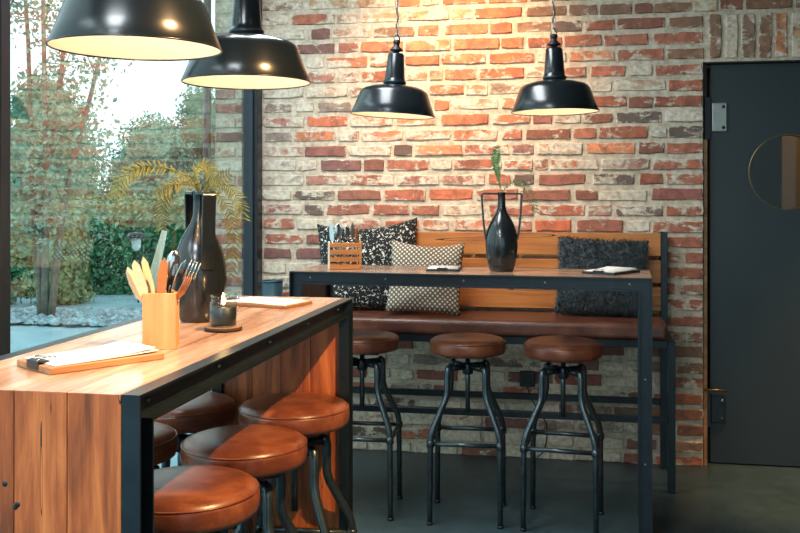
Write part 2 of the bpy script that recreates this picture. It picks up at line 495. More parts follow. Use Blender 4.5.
BR = {
 30: [(-1.712,-1.482,'m'),(-1.445,-1.229,'t'),(-1.213,-0.97,'t'),(-0.955,-0.832,'o'),(-0.714,-0.479,'o'),(-0.465,-0.263,'o'),(-0.244,-0.147,'b')],
 29: [(-1.715,-1.565,'g'),(-1.546,-1.302,'rw'),(-1.292,-1.177,'t'),(-1.151,-0.924,'t'),(-0.909,-0.674,'ol'),(-0.659,-0.549,'t'),(-0.539,-0.288,'ro'),(-0.263,-0.06,'b'),(0.112,0.274,'b'),(0.286,0.374,'rd'),(0.383,0.566,'b')],
 28: [(-1.715,-1.473,'g'),(-1.434,-1.328,'p'),(-1.318,-1.094,'tw'),(-1.083,-0.858,'bt'),(-0.842,-0.731,'o'),(-0.699,-0.47,'o'),(-0.455,-0.341,'ro'),(-0.317,-0.137,'bt'),(-0.123,0.187,'d'),(0.193,0.437,'rd'),(0.454,0.623,'b')],
 27: [(-1.675,-1.53,'g'),(-1.514,-1.302,'p'),(-1.281,-1.171,'rm'),(-1.156,-0.924,'o'),(-0.914,-0.666,'ol'),(-0.649,-0.41,'o'),(-0.396,-0.283,'o'),(-0.258,0.121,'r'),(0.121,0.354,'rw'),(0.379,0.627,'rw')],
 26: [(-1.715,-1.492,'g'),(-1.461,-1.365,'w'),(-1.35,-1.12,'ow'),(-1.104,-0.924,'ow'),(-0.909,-0.726,'o'),(-0.714,-0.479,'ol'),(-0.46,-0.224,'o'),(-0.21,-0.06,'tw'),(-0.046,0.187,'to'),(0.189,0.433,'rw'),(0.45,0.627,'bt')],
 25: [(-1.715,-1.464,'g'),(-1.455,-1.302,'pw'),(-1.276,-1.166,'pw'),(-1.151,-0.924,'r'),(-0.909,-0.797,'ow'),(-0.78,-0.709,'t'),(-0.699,-0.529,'o'),(-0.519,-0.278,'ro'),(-0.268,-0.137,'tw'),(-0.118,0.04,'rw'),(0.061,0.24,'rw'),(0.265,0.37,'c'),(0.387,0.627,'rw')],
 24: [(-1.71,-1.478,'g'),(-1.464,-1.229,'tw'),(-1.213,-1.083,'pw'),(-1.068,-0.837,'ow'),(-0.78,-0.594,'o'),(-0.584,-0.47,'ow'),(-0.46,-0.254,'bm'),(-0.239,0.036,'t'),(0.061,0.168,'c'),(0.185,0.441,'tw'),(0.454,0.627,'r')],
 23: [(-1.705,-1.545,'gm'),(-1.521,-1.421,'gw'),(-1.397,-1.208,'gm'),(-1.18,-0.984,'pw'),(-0.957,-0.783,'t'),(-0.755,-0.674,'o'),(-0.656,-0.414,'tw'),(-0.396,-0.194,'ow'),(-0.168,-0.02,'rw'),(0.066,0.245,'r'),(0.257,0.371,'rd'),(0.384,0.628,'r')],
 22: [(-1.705,-1.473,'pw'),(-1.456,-1.23,'ro'),(-1.217,-0.979,'ow'),(-0.958,-0.744,'ol'),(-0.718,-0.463,'o'),(-0.443,-0.247,'ow'),(-0.119,0.173,'tw'),(0.194,0.425,'dw'),(0.442,0.62,'w')],
 21: [(-1.7,-1.546,'gm'),(-1.533,-1.295,'ow'),(-1.279,-1.17,'pw'),(-1.154,-0.922,'ow'),(-0.905,-0.667,'ow'),(-0.652,-0.419,'ow'),(-0.394,-0.291,'rw'),(-0.266,-0.034,'rd'),(-0.024,0.091,'rw'),(0.104,0.351,'r'),(0.367,0.443,'g'),(0.454,0.62,'dw')],
 20: [(-1.705,-1.48,'pw'),(-1.469,-1.234,'pr'),(-1.222,-0.989,'tw'),(-0.973,-0.874,'d'),(-0.859,-0.602,'ol'),(-0.592,-0.355,'rw'),(-0.34,-0.228,'pb'),(-0.21,0.021,'tw'),(0.043,0.291,'ol'),(0.307,0.432,'rd'),(0.443,0.62,'r')],
 19: [(-1.711,-1.523,'g'),(-1.512,-1.403,'pw'),(-1.379,-1.157,'p'),(-1.139,-1.03,'rd'),(-1.015,-0.783,'rw'),(-0.773,-0.662,'tw'),(-0.652,-0.399,'rw'),(-0.384,-0.232,'rw'),(-0.249,-0.155,'rw'),(-0.142,0.104,'ow'),(0.115,0.362,'pw'),(0.378,0.62,'rw')],
 18: [(-1.711,-1.48,'g'),(-1.469,-1.227,'pw'),(-1.217,-0.973,'rw'),(-0.958,-0.727,'pw'),(-0.713,-0.483,'pw'),(-0.463,-0.35,'rw'),(-0.33,-0.228,'d'),(-0.204,0.037,'rd'),(0.071,0.285,'dw'),(0.313,0.427,'r'),(0.443,0.62,'rw')],
 17: [(-1.711,-1.549,'w'),(-1.539,-1.3,'dw'),(-1.285,-1.045,'rd'),(-1.025,-0.803,'rw'),(-0.783,-0.547,'ro'),(-0.532,-0.31,'rw'),(-0.296,-0.039,'rd'),(-0.013,0.098,'rd'),(0.104,0.351,'w'),(0.372,0.62,'pr')],
 16: [(-1.711,-1.485,'pw'),(-1.475,-1.364,'dw'),(-1.348,-1.107,'rm'),(-1.087,-0.89,'rm'),(-0.875,-0.728,'rw'),(-0.707,-0.483,'tw'),(-0.463,-0.228,'rw'),(-0.198,0.037,'rw'),(0.048,0.17,'pw'),(0.192,0.427,'dw'),(0.443,0.62,'rw')],
 15: [(-1.705,-1.531,'rw'),(-1.512,-1.302,'w'),(-1.28,-1.049,'pw'),(-1.021,-0.837,'r'),(-0.815,-0.674,'ow'),(-0.647,-0.441,'ow'),(-0.414,-0.238,'rw'),(-0.221,-0.035,'ro'),(-0.007,0.225,'rd'),(0.247,0.362,'w'),(0.372,0.62,'rw')],
 14: [(-1.695,-1.483,'rw'),(-1.464,-1.331,'pr')],
 13: [(-1.705,-1.55,'p'),(-1.521,-1.302,'p')],
 12: [(-1.705,-1.579,'w'),(-1.56,-1.369,'gw')],
}

rb = random.Random(11)
PAL = {'left': ['w', 'g', 'pw', 'pr', 'p', 'tw', 'gw', 'gm', 'w', 'rm'], 'low': ['g', 'w', 'pw', 'gw', 'dw', 'pr', 'gm', 'p', 'rw', 'w', 'rd'],
       'right': ['r', 'rd', 'b', 'bt', 'rw', 'rm', 'b'], 'top': ['b', 'bt', 'bm', 'rd', 't', 'm']}
def fill(xa, xb, pal):
    out = []; x = xa
    while x < xb - 0.045:
        l = rb.choice((0.232, 0.226, 0.238, 0.222, 0.110))
        if xb - (x + l) < 0.075: l = xb - x
        if l > 0.27: l *= 0.5
        out.append((x, min(x + l, xb), rb.choice(PAL[pal]))); x += l + rb.uniform(0.012, 0.02)
    return out
rows = {}
for k in range(0, 37):
    L_ = sorted(BR.get(k, [])); res = []
    cur = -1.735
    for a, b, c in L_:
        a = max(a, cur + 0.010)
        if a - cur > 0.075 and cur > -1.73: res += fill(cur + 0.014, a - 0.014, 'top' if k > 22 else 'low')
        if b - a > 0.285:
            mid = a + (b - a) * 0.48
            res += [(a, mid - 0.007, c), (mid + 0.007, b, rb.choice(('r', 'bt', 'rm')))]
        elif b - a > 0.04: res.append((a, b, c))
        cur = max(cur, b)
    end = 0.624 if k < 26 else (0.648 if k <= 28 else XR - 0.01)
    if cur < end - 0.07:
        if k < 15:
            x1 = 0.43
            if cur < 0: res += fill(cur + 0.012, x1 - rb.uniform(0.0, 0.12), 'left' if k > 10 else 'low'); cur = res[-1][1]
            res += fill(cur + 0.014, end, 'right')
        else: res += fill(cur + 0.014, end, 'top')
    elif res and k < 26: res[-1] = (res[-1][0], end, res[-1][2])
    rows[k] = res
def brick_shape(seed):
    """irregular hand-made brick: a ragged ten-cornered face with a worn arris"""
    r = random.Random(seed); sx, sy, sz = 0.226, 0.09, 0.058
    out = []
    for (u, v) in ((-.5, -.5), (-.2, -.5), (.16, -.5), (.5, -.5), (.5, 0.05), (.5, .5), (.2, .5), (-.14, .5), (-.5, .5), (-.5, -.04)):
        ju = r.uniform(-0.0045, 0.0045) + (-math.copysign(0.004, u) * r.random() if abs(u) == .5 and abs(v) == .5 else 0)
        jv = r.uniform(-0.0035, 0.0035) + (-math.copysign(0.0035, v) * r.random() if abs(u) == .5 and abs(v) == .5 else 0)
        out.append((u * sx + ju, v * sz + jv))
    vs = [(x, sy / 2, z) for x, z in out] + [(x, -sy / 2 + r.uniform(0.004, 0.008), z) for x, z in out]
    vs += [(x - math.copysign(min(abs(x), r.uniform(0.003, 0.007)), x) * (abs(x) > 0.09), -sy / 2 + r.uniform(-0.0015, 0.0015), z - math.copysign(r.uniform(0.003, 0.006), z) * (abs(z) > 0.015)) for x, z in out]
    fs = []
    for i in range(10):
        j = (i + 1) % 10
        fs += [(i, j, 10 + j, 10 + i), (10 + i, 10 + j, 20 + j, 20 + i)]
    fs.append(tuple(range(20, 30)))
    me = MB().add([(x / sx, y / sy, z / sz) for x, y, z in vs], fs).mesh('brick')
    me.materials.append(M['brick'])
    return me
SHAPES = [brick_shape(s) for s in range(14)]
far_v, far_f, far_c = [], [], []
nb = 0
def lay(x0, x1, z0, z1, code, single, y=YB, upright=False):
    global nb
    (r_, g_, b_), wsh = TONE[code]
    j = rb.uniform(-9, 9)
    col = S(max(0, r_ + j + rb.uniform(-6, 6)), max(0, g_ + j), max(0, b_ + j))
    wsh = min(0.95, max(0.0, wsh + rb.uniform(-0.05, 0.05)))
    dy = rb.uniform(-0.004, 0.003); dep = 0.09
    cx, cz = (x0 + x1) / 2, (z0 + z1) / 2 + rb.uniform(-0.002, 0.002)
    me = rb.choice(SHAPES)
    if single:
        o = link('brick', me, None, wall, (cx, y + dep / 2 + dy, cz), (0, rb.uniform(-0.008, 0.008) + (PI / 2 if upright else 0), 0))
        o.scale = (z1 - z0, dep, x1 - x0) if upright else (x1 - x0, dep, z1 - z0)
        o.color = (col[0], col[1], col[2], wsh)
        nb += 1
    else:
        n = len(far_v)
        for v in me.vertices:
            vx, vz = (v.co.z, -v.co.x) if upright else (v.co.x, v.co.z)
            far_v.append((cx + vx * (x1 - x0), y + dep / 2 + dy + v.co.y * dep, cz + vz * (z1 - z0)))
            far_c.append((col[0], col[1], col[2], wsh))
        for p in me.polygons: far_f.append(tuple(i + n for i in p.vertices))
for k, L_ in rows.items():
    zb = -0.011 + 0.08 * k
    for a, b, c in L_:
        hh = rb.uniform(0.053, 0.060)
        z0, z1 = zb, zb + hh
        if k == 0: z0 = 0.0
        if z1 > ZC: continue
        xm = (a + b) / 2
        single = k <= 30 and xm < 1.13
        if 8 <= k <= 14 and -1.28 < a and b < 0.42: single = False     # behind the bench
        if k <= 9 and b < -1.22: single = False                         # behind the long table
        lay(a, b, z0, z1, c, single)
x = 0.655
i = 0
while x < 1.75:                                                         # soldier course over the door
    wdt = rb.uniform(0.058, 0.068)
    lay(x, x + wdt, 2.066, 2.292, ['bt', 'tw', 'bm', 'bt', 'to', 't'][i % 6], x < 1.28, upright=True)
    x += wdt + rb.uniform(0.014, 0.02); i += 1
for k in range(0, 29):                                                  # right of the door, beyond the frame
    for a, b, c in fill(DX1 + 0.012 if k < 26 else 1.78, XR - 0.01, 'right'):
        zb = -0.011 + 0.08 * k
        lay(a, b, max(0, zb), zb + 0.057, c, False)
for k in range(0, 36):                                                  # return of the wall outside the glass
    zb = -0.011 + 0.08 * k
    lay(-1.985, -1.775 if k % 2 else -1.87, max(0, zb), zb + 0.057, rb.choice(PAL['left']), False)
    if k % 2 == 0: lay(-1.855, -1.775, max(0, zb), zb + 0.057, rb.choice(PAL['left']), False)
me = bpy.data.meshes.new('brick_courses'); me.from_pydata(far_v, [], far_f)
ca = me.color_attributes.new('tone', 'FLOAT_COLOR', 'POINT')
ca.data.foreach_set('color', np.array(far_c, dtype=np.float32).ravel())
o = link('brick_courses', me, M['brick_far'], wall); o['kind'] = 'stuff'

# ---- glazed side
def bay(n, y0, y1, e0=0.054, e1=0.054):
    m = MB()
    X0, X1 = -1.80, XW
    m.box((X0, y0, 0), (X1, y0 + e0, 2.82)); m.box((X0, y1 - e1, 0), (X1, y1, 2.82))
    m.box((X0, y0 + e0, 0), (X1, y1 - e1, 0.07)); m.box((X0, y0 + e0, 2.75), (X1, y1 - e1, 2.82))
    fr = struct('window_%d' % n, m, M['frame'], bevel=0.003)
    b = MB()
    for (a0, a1, c0, c1) in ((y0 + e0, y0 + e0 + 0.022, 0.07, 2.75), (y1 - e1 - 0.022, y1 - e1, 0.07, 2.75),
                             (y0 + e0 + 0.022, y1 - e1 - 0.022, 0.07, 0.092), (y0 + e0 + 0.022, y1 - e1 - 0.022, 2.728, 2.75)):
        b.box((-1.775, a0, c0), (-1.728, a1, c1))
    obj('glazing_bead', b, M['frame'], fr, bevel=0.002)
    g = MB().add([(-1.75, y0 + e0, 0.07), (-1.75, y1 - e1, 0.07), (-1.75, y1 - e1, 2.75), (-1.75, y0 + e0, 2.75)], [(0, 1, 2, 3)])
    obj('pane', g, M['pane'], fr)
    return fr
bay(1, 2.614, 5.046, 0.054, 0.085)
bay(2, 0.20, 2.614)
bay(3, -1.70, 0.20)
bay(4, -3.6, -1.70)
m = MB()
for xx in (-1.68, 0.68, 2.95): m.box((xx, YF - 0.1, 0), (xx + 0.06, YF, 2.82))
m.box((-1.62, YF - 0.1, 0), (2.95, YF, 0.07)).box((-1.62, YF - 0.1, 2.75), (2.95, YF, 2.82))
fr = struct('window_5', m, M['frame'])
for a, b in ((-1.62, 0.68), (0.74, 2.95)):
    obj('pane', MB().add([(a, YF - 0.05, 0.07), (b, YF - 0.05, 0.07), (b, YF - 0.05, 2.75), (a, YF - 0.05, 2.75)], [(3, 2, 1, 0)]), M['pane'], fr)

# ---- door with porthole
PX, PZ, PR = 1.044, 1.493, 0.187
YD = 5.115
def door_leaf():
    m = MB(); n = 48
    x0, x1, z0, z1 = 0.668, 1.60, 0.008, 2.044
    ring, outer = [], []
    for i in range(n):
        a = 2 * PI * i / n
        c, s_ = math.cos(a), math.sin(a)
        ring.append((PX + PR * c, PZ + PR * s_))
        t = min((x1 - PX) / c if c > 1e-6 else (x0 - PX) / c if c < -1e-6 else 1e9, (z1 - PZ) / s_ if s_ > 1e-6 else (z0 - PZ) / s_ if s_ < -1e-6 else 1e9)
        outer.append((PX + t * c, PZ + t * s_))
    for cx, cz in ((x0, z0), (x1, z0), (x1, z1), (x0, z1)):
        i = min(range(n), key=lambda q: (outer[q][0] - cx) ** 2 + (outer[q][1] - cz) ** 2)
        outer[i] = (cx, cz)
    vs = [(x, YD, z) for x, z in ring] + [(x, YD, z) for x, z in outer] + [(x, YD + 0.045, z) for x, z in ring] + [(x, YD + 0.045, z) for x, z in outer]
    fs = []
    for i in range(n):
        j = (i + 1) % n
        fs += [(i, j, n + j, n + i), (2 * n + i, 3 * n + i, 3 * n + j, 2 * n + j), (i, 2 * n + i, 2 * n + j, j), (n + i, n + j, 3 * n + j, 3 * n + i)]
    return m.add(vs, fs)
door = struct('door_1', door_leaf(), M['door'])
Mp = Matrix.Translation((PX, YD, PZ)) @ Matrix.Rotation(R(90), 4, 'X')
obj('porthole_ring', MB().lathe([(PR, -0.05), (PR, 0.004), (PR + 0.004, 0.004), (PR + 0.004, -0.002)], 64, Mp), M['brass'], door)
obj('porthole_pane', MB().lathe([(0, -0.02), (PR, -0.02)], 64, Mp, False), M['port'], door)
# patch fittings on the hinge side
pt = obj('hinge_plate', MB().box((0.672, YD - 0.016, 1.700), (0.748, YD, 1.850)), M['satin'], door, bevel=0.006, seg=3)
for zz in (1.722, 1.828): obj('screw', MB().lathe([(0, 0.004), (0.007, 0.003), (0.009, 0)], 12, Matrix.Translation((0.729, YD - 0.016, zz)) @ Matrix.Rotation(R(90), 4, 'X')), M['steel'], pt)
obj('hinge_block', MB().box((0.634, YD - 0.020, 1.66), (0.668, YD + 0.01, 1.88)), M['black'], door, bevel=0.003)
pl = obj('closer_plate', MB().box((0.668, YD - 0.022, 0.212), (0.738, YD, 0.352)), M['steel'], door, bevel=0.004, seg=2)
for zz in (0.238, 0.330): obj('screw', MB().lathe([(0, 0.004), (0.005, 0.003), (0.006, 0)], 12, Matrix.Translation((0.722, YD - 0.022, zz)) @ Matrix.Rotation(R(90), 4, 'X')), M['chrome'], pl)
obj('closer_block', MB().box((0.634, YD - 0.020, 0.19), (0.668, YD + 0.01, 0.37)), M['black'], door, bevel=0.003)
obj('pivot_rod', MB().tube([(0.634, YD - 0.03, 0.384), (0.742, YD - 0.03, 0.384)], 0.006, 10), M['brass'], door)
m = MB().box((0.630, YB + 0.035, 0), (0.648, YD + 0.03, 1.66)).box((1.60, YB + 0.035, 0), (1.62, YD + 0.03, DZ))
struct('trim_1', m, M['wood_board'])
m = MB().box((0.630, YB + 0.035, DZ - 0.0), (1.62, YD + 0.05, DZ + 0.012)).box((0.630, YB + 0.06, 1.66), (0.648, YD + 0.05, DZ))
struct('trim_2', m, M['black'])
# passage behind the door
m = MB().box((0.3, 6.45, 0), (2.4, 6.55, ZC)).box((0.3, 5.32, 0), (0.36, 6.45, ZC)); struct('wall_passage', m, M['black'])
m = MB().box((1.161, 5.85, 0), (2.4, 5.93, ZC)); struct('wall_passage_side', m, M['beige'])
light('passage_fill', 'POINT', (1.75, 5.55, 2.2), 11, (1.0, 0.75, 0.45), shadow_soft_size=0.06)  # unseen light added to brighten the passage behind the porthole
# ================================================================== FURNITURE
TH, TL, TD = 1.055, 1.48, 0.445          # bar tables: height, length, depth
def make_table(label):
    t = thing('bar_table', label, 'table', group='bar tables of oak and black steel channel')
    W, F, T = 0.052, 0.027, 0.0045
    hw, hl = TD / 2, TL / 2
    def side(sg):
        xo = sg * hw; xw = sg * (hw - F)
        def member(outer, inner):
            # outer / inner : two points each in (y, z); mitred at both ends
            (a, b), (c, d) = outer, inner
            A, B, Cc, D_ = Vector(a), Vector(b), Vector(c), Vector(d)
            m = MB()
            lo, hi = sorted((xw, xw - sg * T))
            m.prism([a, b, d, c], lo, hi, 'x')
            k = T / W
            lo, hi = sorted((xw, xo))
            m.prism([a, b, tuple(B.lerp(D_, k)), tuple(A.lerp(Cc, k))], lo, hi, 'x')
            m.prism([tuple(Cc.lerp(A, k)), tuple(D_.lerp(B, k)), d, c], lo, hi, 'x')
            return m
        ch = obj('top_channel', member(((-hl, TH), (hl, TH)), ((-hl + W, TH - W), (hl - W, TH - W))), M['steel'], t)
        l1 = obj('leg', member(((-hl, 0), (-hl, TH)), ((-hl + W, 0), (-hl + W, TH - W))), M['steel'], t)
        l2 = obj('leg', member(((hl, 0), (hl, TH)), ((hl - W, 0), (hl - W, TH - W))), M['steel'], t)
        Mb = Matrix.Rotation(R(90) * sg, 4, 'Y')
        for i in range(5):
            y = -hl + 0.085 + i * (TL - 0.17) / 4
            obj('bolt', MB().lathe([(0, 0.004), (0.0035, 0.004), (0.0045, 0)], 6, Matrix.Translation((xw, y, TH - W / 2)) @ Mb, False), M['satin'], ch)
        for l, s2 in ((l1, -1), (l2, 1)):
            for z in (0.33, 0.66):
                obj('bolt', MB().lathe([(0, 0.004), (0.0035, 0.004), (0.0045, 0)], 6, Matrix.Translation((xw, s2 * (hl - W / 2), z)) @ Mb, False), M['satin'], l)
    side(1); side(-1)
    xi = hw - F - T - 0.0005
    # oak: top planks mitred into the two slab ends
    n = 4; tk = 0.036
    edges = [-xi + 2 * xi * i / n for i in range(n + 1)]
    def slab(i0, i1, poly, sh):
        m = MB(); a, b = edges[i0] + 0.0006, edges[i1] - 0.0006
        if i0 == 0: a = -hw + 0.0  # reaches under the flange
        if i1 == n: b = hw - 0.0
        return m
    for i in range(n):
        a, b = edges[i] + 0.0005, edges[i + 1] - 0.0005
        m = MB().prism([(-hl + 0.0005, TH), (hl - 0.0005, TH), (hl - tk, TH - tk), (-hl + tk, TH - tk)], a, b, 'x')
        obj('top_plank', m, M['wood_top'], t, bevel=0.0008)
        for s2 in (-1, 1):
            m = MB().prism([(s2 * hl, TH - 0.0005), (s2 * (hl - tk), TH - tk - 0.0005), (s2 * (hl - tk), 0.0), (s2 * hl, 0.0)], a, b, 'x')
            obj('side_plank', m, M['wood_panel'], t, bevel=0.0008)
    return t
t1 = make_table('long oak bar table beside the window, near end filling the lower left corner')
t1.location = (-0.692 - TD / 2, 1.435 + TL / 2, 0)
# pair of dark knot holes in the near end of this table
for (x_, z_) in ((-0.931, 0.900), (-0.912, 0.863), (-0.908, 0.867)):
    obj('knot_hole', MB().lathe([(0, 0.0012), (0.004, 0.0012), (0.005, 0)], 10, Matrix.Translation((x_ - t1.location.x, -TL / 2, z_)) @ Matrix.Rotation(R(90), 4, 'X')), M['black'], t1)
t2 = copy_tree(t1)
for ch in list(t2.children):
    if ch.name.startswith('knot_hole'): bpy.data.objects.remove(ch)
t2['label'] = 'oak bar table in front of the leather bench, carrying the handled vase'
t2.location = (-0.446, 3.840 + TD / 2, 0); t2.rotation_euler = (0, 0, -PI / 2 - R(3.0))

# ---- swivel stools
def make_stool():
    t = thing('bar_stool', 'x', 'stool')
    r = 0.163
    prof = [(0, 0.6880), (r * 0.9, 0.6880), (r * 0.97, 0.6920), (r * 0.995, 0.7040), (r, 0.7180), (r * 0.997, 0.7320), (r * 0.985, 0.7395),
            (r * 0.978, 0.7402), (r * 0.972, 0.7422), (r * 0.93, 0.7500), (r * 0.82, 0.7560), (r * 0.6, 0.7600), (r * 0.3, 0.7620), (0, 0.7625)]
    seat = obj('seat', MB().lathe(prof, 56), M['leather'], t)
    obj('seam', MB().tube([(r * 0.983 * math.cos(a), r * 0.983 * math.sin(a), 0.7405) for a in [2 * PI * i / 56 for i in range(56)]], 0.0022, 6, closed=True), M['leather'], seat)
    obj('seat_plate', MB().box((-0.085, -0.085, 0.6760), (0.085, 0.085, 0.6880)), M['steel'], t, bevel=0.002)
    obj('screw', MB().tube([(0, 0, 0.435), (0, 0, 0.677)], 0.0105, 12), M['stool_steel'], t)
    obj('nut', MB().lathe([(0, 0.608), (0.022, 0.608), (0.024, 0.615), (0.024, 0.648), (0.02, 0.655), (0, 0.655)], 16), M['steel'], t)
    for sx in (-1, 1):
        for sy in (-1, 1):
            m = MB().tube([(sx * 0.012, sy * 0.012, 0.640), (sx * 0.068, sy * 0.068, 0.640)], 0.013, 8)
            obj('arm', m, M['steel'], t)
            p = [(0.066, 0.648), (0.078, 0.640), (0.080, 0.62), (0.080, 0.545), (0.086, 0.515), (0.136, 0.395), (0.143, 0.365), (0.1445, 0.33), (0.147, 0.0)]
            lg = obj('leg', MB().tube([(sx * a, sy * a, z) for a, z in p], [0.0135] * 6 + [0.0135, 0.0125, 0.0115], 8), M['stool_steel'], t)
            obj('foot_cap', MB().lathe([(0, 0.0), (0.0135, 0.0), (0.0135, 0.012), (0, 0.012)], 10, Matrix.Translation((sx * 0.147, sy * 0.147, 0))), M['black'], lg)
            obj('collar', MB().lathe([(0.0115, 0.322), (0.0165, 0.324), (0.0165, 0.350), (0.0115, 0.352)], 10, Matrix.Translation((sx * 0.1445, sy * 0.1445, 0))), M['stool_steel'], lg)
    q = 0.1445
    for a, b in (((-q, -q), (q, -q)), ((-q, q), (q, q)), ((-q, -q), (-q, q)), ((q, -q), (q, q))):
        obj('stretcher', MB().tube([(a[0], a[1], 0.337), (b[0], b[1], 0.337)], 0.0095, 8), M['stool_steel'], t)
    return t
stool = make_stool()
spots = [  # x, y, turn, label, group
 (-0.822, 2.715, 2, 'orange-lit brown leather stool at the window table, nearest the far leg', 'window table'),
 (-0.850, 2.365, 6, 'orange-lit brown leather stool in the middle of the window table row', 'window table'),
 (-0.850, 1.985, 20, 'orange-lit brown leather stool closest to the camera, cut by the bottom edge', 'window table'),
 (-1.175, 2.712, 2, 'shaded dark leather stool on the window side, farther of the two', 'window table'),
 (-1.198, 2.335, 0, 'shaded dark leather stool on the window side, half behind the near table leg', 'window table'),
 (-0.935, 4.115, 3, 'brown leather stool half hidden behind the far corner of the window table', 'bench table'),
 (-0.467, 4.105, 2, 'brown leather stool in the middle of the three at the bench table', 'bench table'),
 (-0.062, 4.085, -5, 'brown leather stool under the bench table, closest to its right leg', 'bench table')]
for i, (x, y, a, lb, g) in enumerate(spots):
    o = stool if i == 0 else copy_tree(stool)
    o.location = (x, y, 0); o.rotation_euler = (0, 0, R(a)); o['label'] = lb; o['group'] = 'swivel stools at the ' + g
    dz = (0.013, -0.005, -0.011, 0.006, 0, 0.010, 0.010, 0.010)[i]        # each seat is wound to its own height
    for ch in o.children:
        if ch.name.split('.')[0] in ('seat', 'seat_plate', 'screw'): ch.location.z = dz

# ---- bench
bench = thing('wall_bench', 'oak backed bench with brown leather seat against the brick wall', 'bench', (-0.48, 4.80, 0))
def bx(x0, x1, y0, y1, z0, z1): return MB().box((x0 + 0.48, y0 - 4.80, z0), (x1 + 0.48, y1 - 4.80, z1))
BX0, BX1 = -1.322, 0.408
for i, (z0, z1) in enumerate(((1.070, 1.184), (0.936, 1.050), (0.796, 0.916))):
    p = obj('back_plank', bx(BX0, BX1, 4.945, 4.985, z0, z1), M['wood_bench'], bench, bevel=0.003)
pad = obj('seat_pad', bx(BX0, BX1, 4.545, 4.945, 0.704, 0.782), M['bench_leather'], bench, bevel=0.022, seg=4)
for xs in (-0.510,):
    obj('seam', MB().tube([(xs + 0.48, 4.5445 - 4.80, 0.72), (xs + 0.48, 4.5445 - 4.80, 0.762), (xs + 0.48, 4.551 - 4.80, 0.776), (xs + 0.48, 4.567 - 4.80, 0.782), (xs + 0.48, 4.93 - 4.80, 0.782)], 0.0022, 6), M['bench_leather'], pad)
obj('seat_frame', bx(BX0, BX1, 4.57, 4.985, 0.668, 0.704), M['steel'], bench, bevel=0.002)
for a in (BX0 - 0.034, BX1):
    obj('back_post', bx(a, a + 0.034, 4.965, 5.015, 0, 1.190), M['steel'], bench, bevel=0.002)
    obj('leg', bx(a, a + 0.034, 4.565, 4.600, 0, 0.70), M['steel'], bench, bevel=0.002)
    obj('side_rail', bx(a, a + 0.034, 4.600, 4.965, 0.664, 0.70), M['steel'], bench, bevel=0.002)
for y in (4.575, 4.985):
    obj('foot_rail', bx(BX0, BX1, y, y + 0.028, 0.318, 0.348), M['steel'], bench, bevel=0.002)

# ---- cushions
def pillow(name, w_, h_, t_, mat, n=28, pinch=0.06, seed=0, ear=0.0):
    r = random.Random(seed); vs = []; fs = []
    ph = [r.uniform(0, 6.28) for _ in range(6)]
    for sgn in (1, -1):
        for j in range(n + 1):
            for i in range(n + 1):
                u = -1 + 2 * i / n; v = -1 + 2 * j / n
                e = max(0.0, (1 - u ** 2)) ** 0.42 * max(0.0, (1 - v ** 2)) ** 0.42
                px = u * w_ / 2 * (1 - pinch * (1 - v * v) * abs(u)) ; pz = v * h_ / 2 * (1 - pinch * (1 - u * u) * abs(v))
                wr = 0.006 * math.sin(7 * u + 3 * v + ph[0]) + 0.005 * math.sin(9 * v - 4 * u + ph[1])
                if v > 0: pz += ear * (u * u) * v
                vs.append((px, sgn * (t_ / 2 * e + wr * e), pz))
    N1 = (n + 1) ** 2
    for j in range(n):
        for i in range(n):
            a = j * (n + 1) + i
            fs.append((a, a + n + 1, a + n + 2, a + 1)); b = a + N1
            fs.append((b, b + 1, b + n + 2, b + n + 1))
    m = MB().add(vs, fs, True)
    me = m.mesh(name)
    bm = bmesh.new(); bm.from_mesh(me); bmesh.ops.remove_doubles(bm, verts=bm.verts, dist=1e-5); bmesh.ops.recalc_face_normals(bm, faces=bm.faces); bm.to_mesh(me); bm.free()
    return link(name, me, mat)
c1 = pillow('throw_cushion', 0.535, 0.44, 0.15, M['speck'], seed=1, ear=0.03)
c1.location = (-1.068, 4.850, 1.000); c1.rotation_euler = (R(-13), R(-4), R(4))
tag(c1, 'black cushion with white speckles at the left end of the bench', 'cushion', 'cushions on the bench')
c2 = pillow('throw_cushion', 0.375, 0.355, 0.14, M['dots'], seed=2, ear=0.02)
c2.location = (-0.752, 4.735, 0.958); c2.rotation_euler = (R(-19), R(2.5), R(3))
tag(c2, 'beige cushion with rows of white dots leaning on the black one', 'cushion', 'cushions on the bench')
c3 = pillow('throw_cushion', 0.44, 0.385, 0.15, M['fur'], seed=3)
c3.location = (0.115, 4.835, 0.972); c3.rotation_euler = (R(-15), R(2), R(-3))
tag(c3, 'shaggy charcoal fur cushion at the right end of the bench', 'cushion', 'cushions on the bench')
def fur(o, n=12000, ln=0.026):
    r = random.Random(5); me = o.data; polys = [p for p in me.polygons]
    vs = []; fs = []
    for _ in range(n):
        p = polys[r.randrange(len(polys))]
        a = [me.vertices[i].co for i in p.vertices]
        s_, t_ = r.random(), r.random()
        c = a[0].lerp(a[1], s_).lerp((a[3] if len(a) > 3 else a[2]).lerp(a[2], s_), t_)
        d = (p.normal + Vector((r.uniform(-.9, .9), r.uniform(-.3, .3), r.uniform(-1.1, .5)))).normalized()
        sd = d.orthogonal().normalized() * 0.0016; l = ln * r.uniform(0.5, 1.1)
        k = len(vs); d2 = (d + Vector((r.uniform(-.5, .5), 0, -0.5))).normalized()
        vs += [c - sd, c + sd, c + d * l * 0.6 + sd * 0.8, c + d * l * 0.6 - sd * 0.8, c + d * l * 0.6 + d2 * l * 0.5]
        fs += [(k, k + 1, k + 2, k + 3), (k + 3, k + 2, k + 4)]
    f = obj('fur', MB().add(vs, fs), M['fur'], o); f['kind'] = 'stuff'
fur(c3)

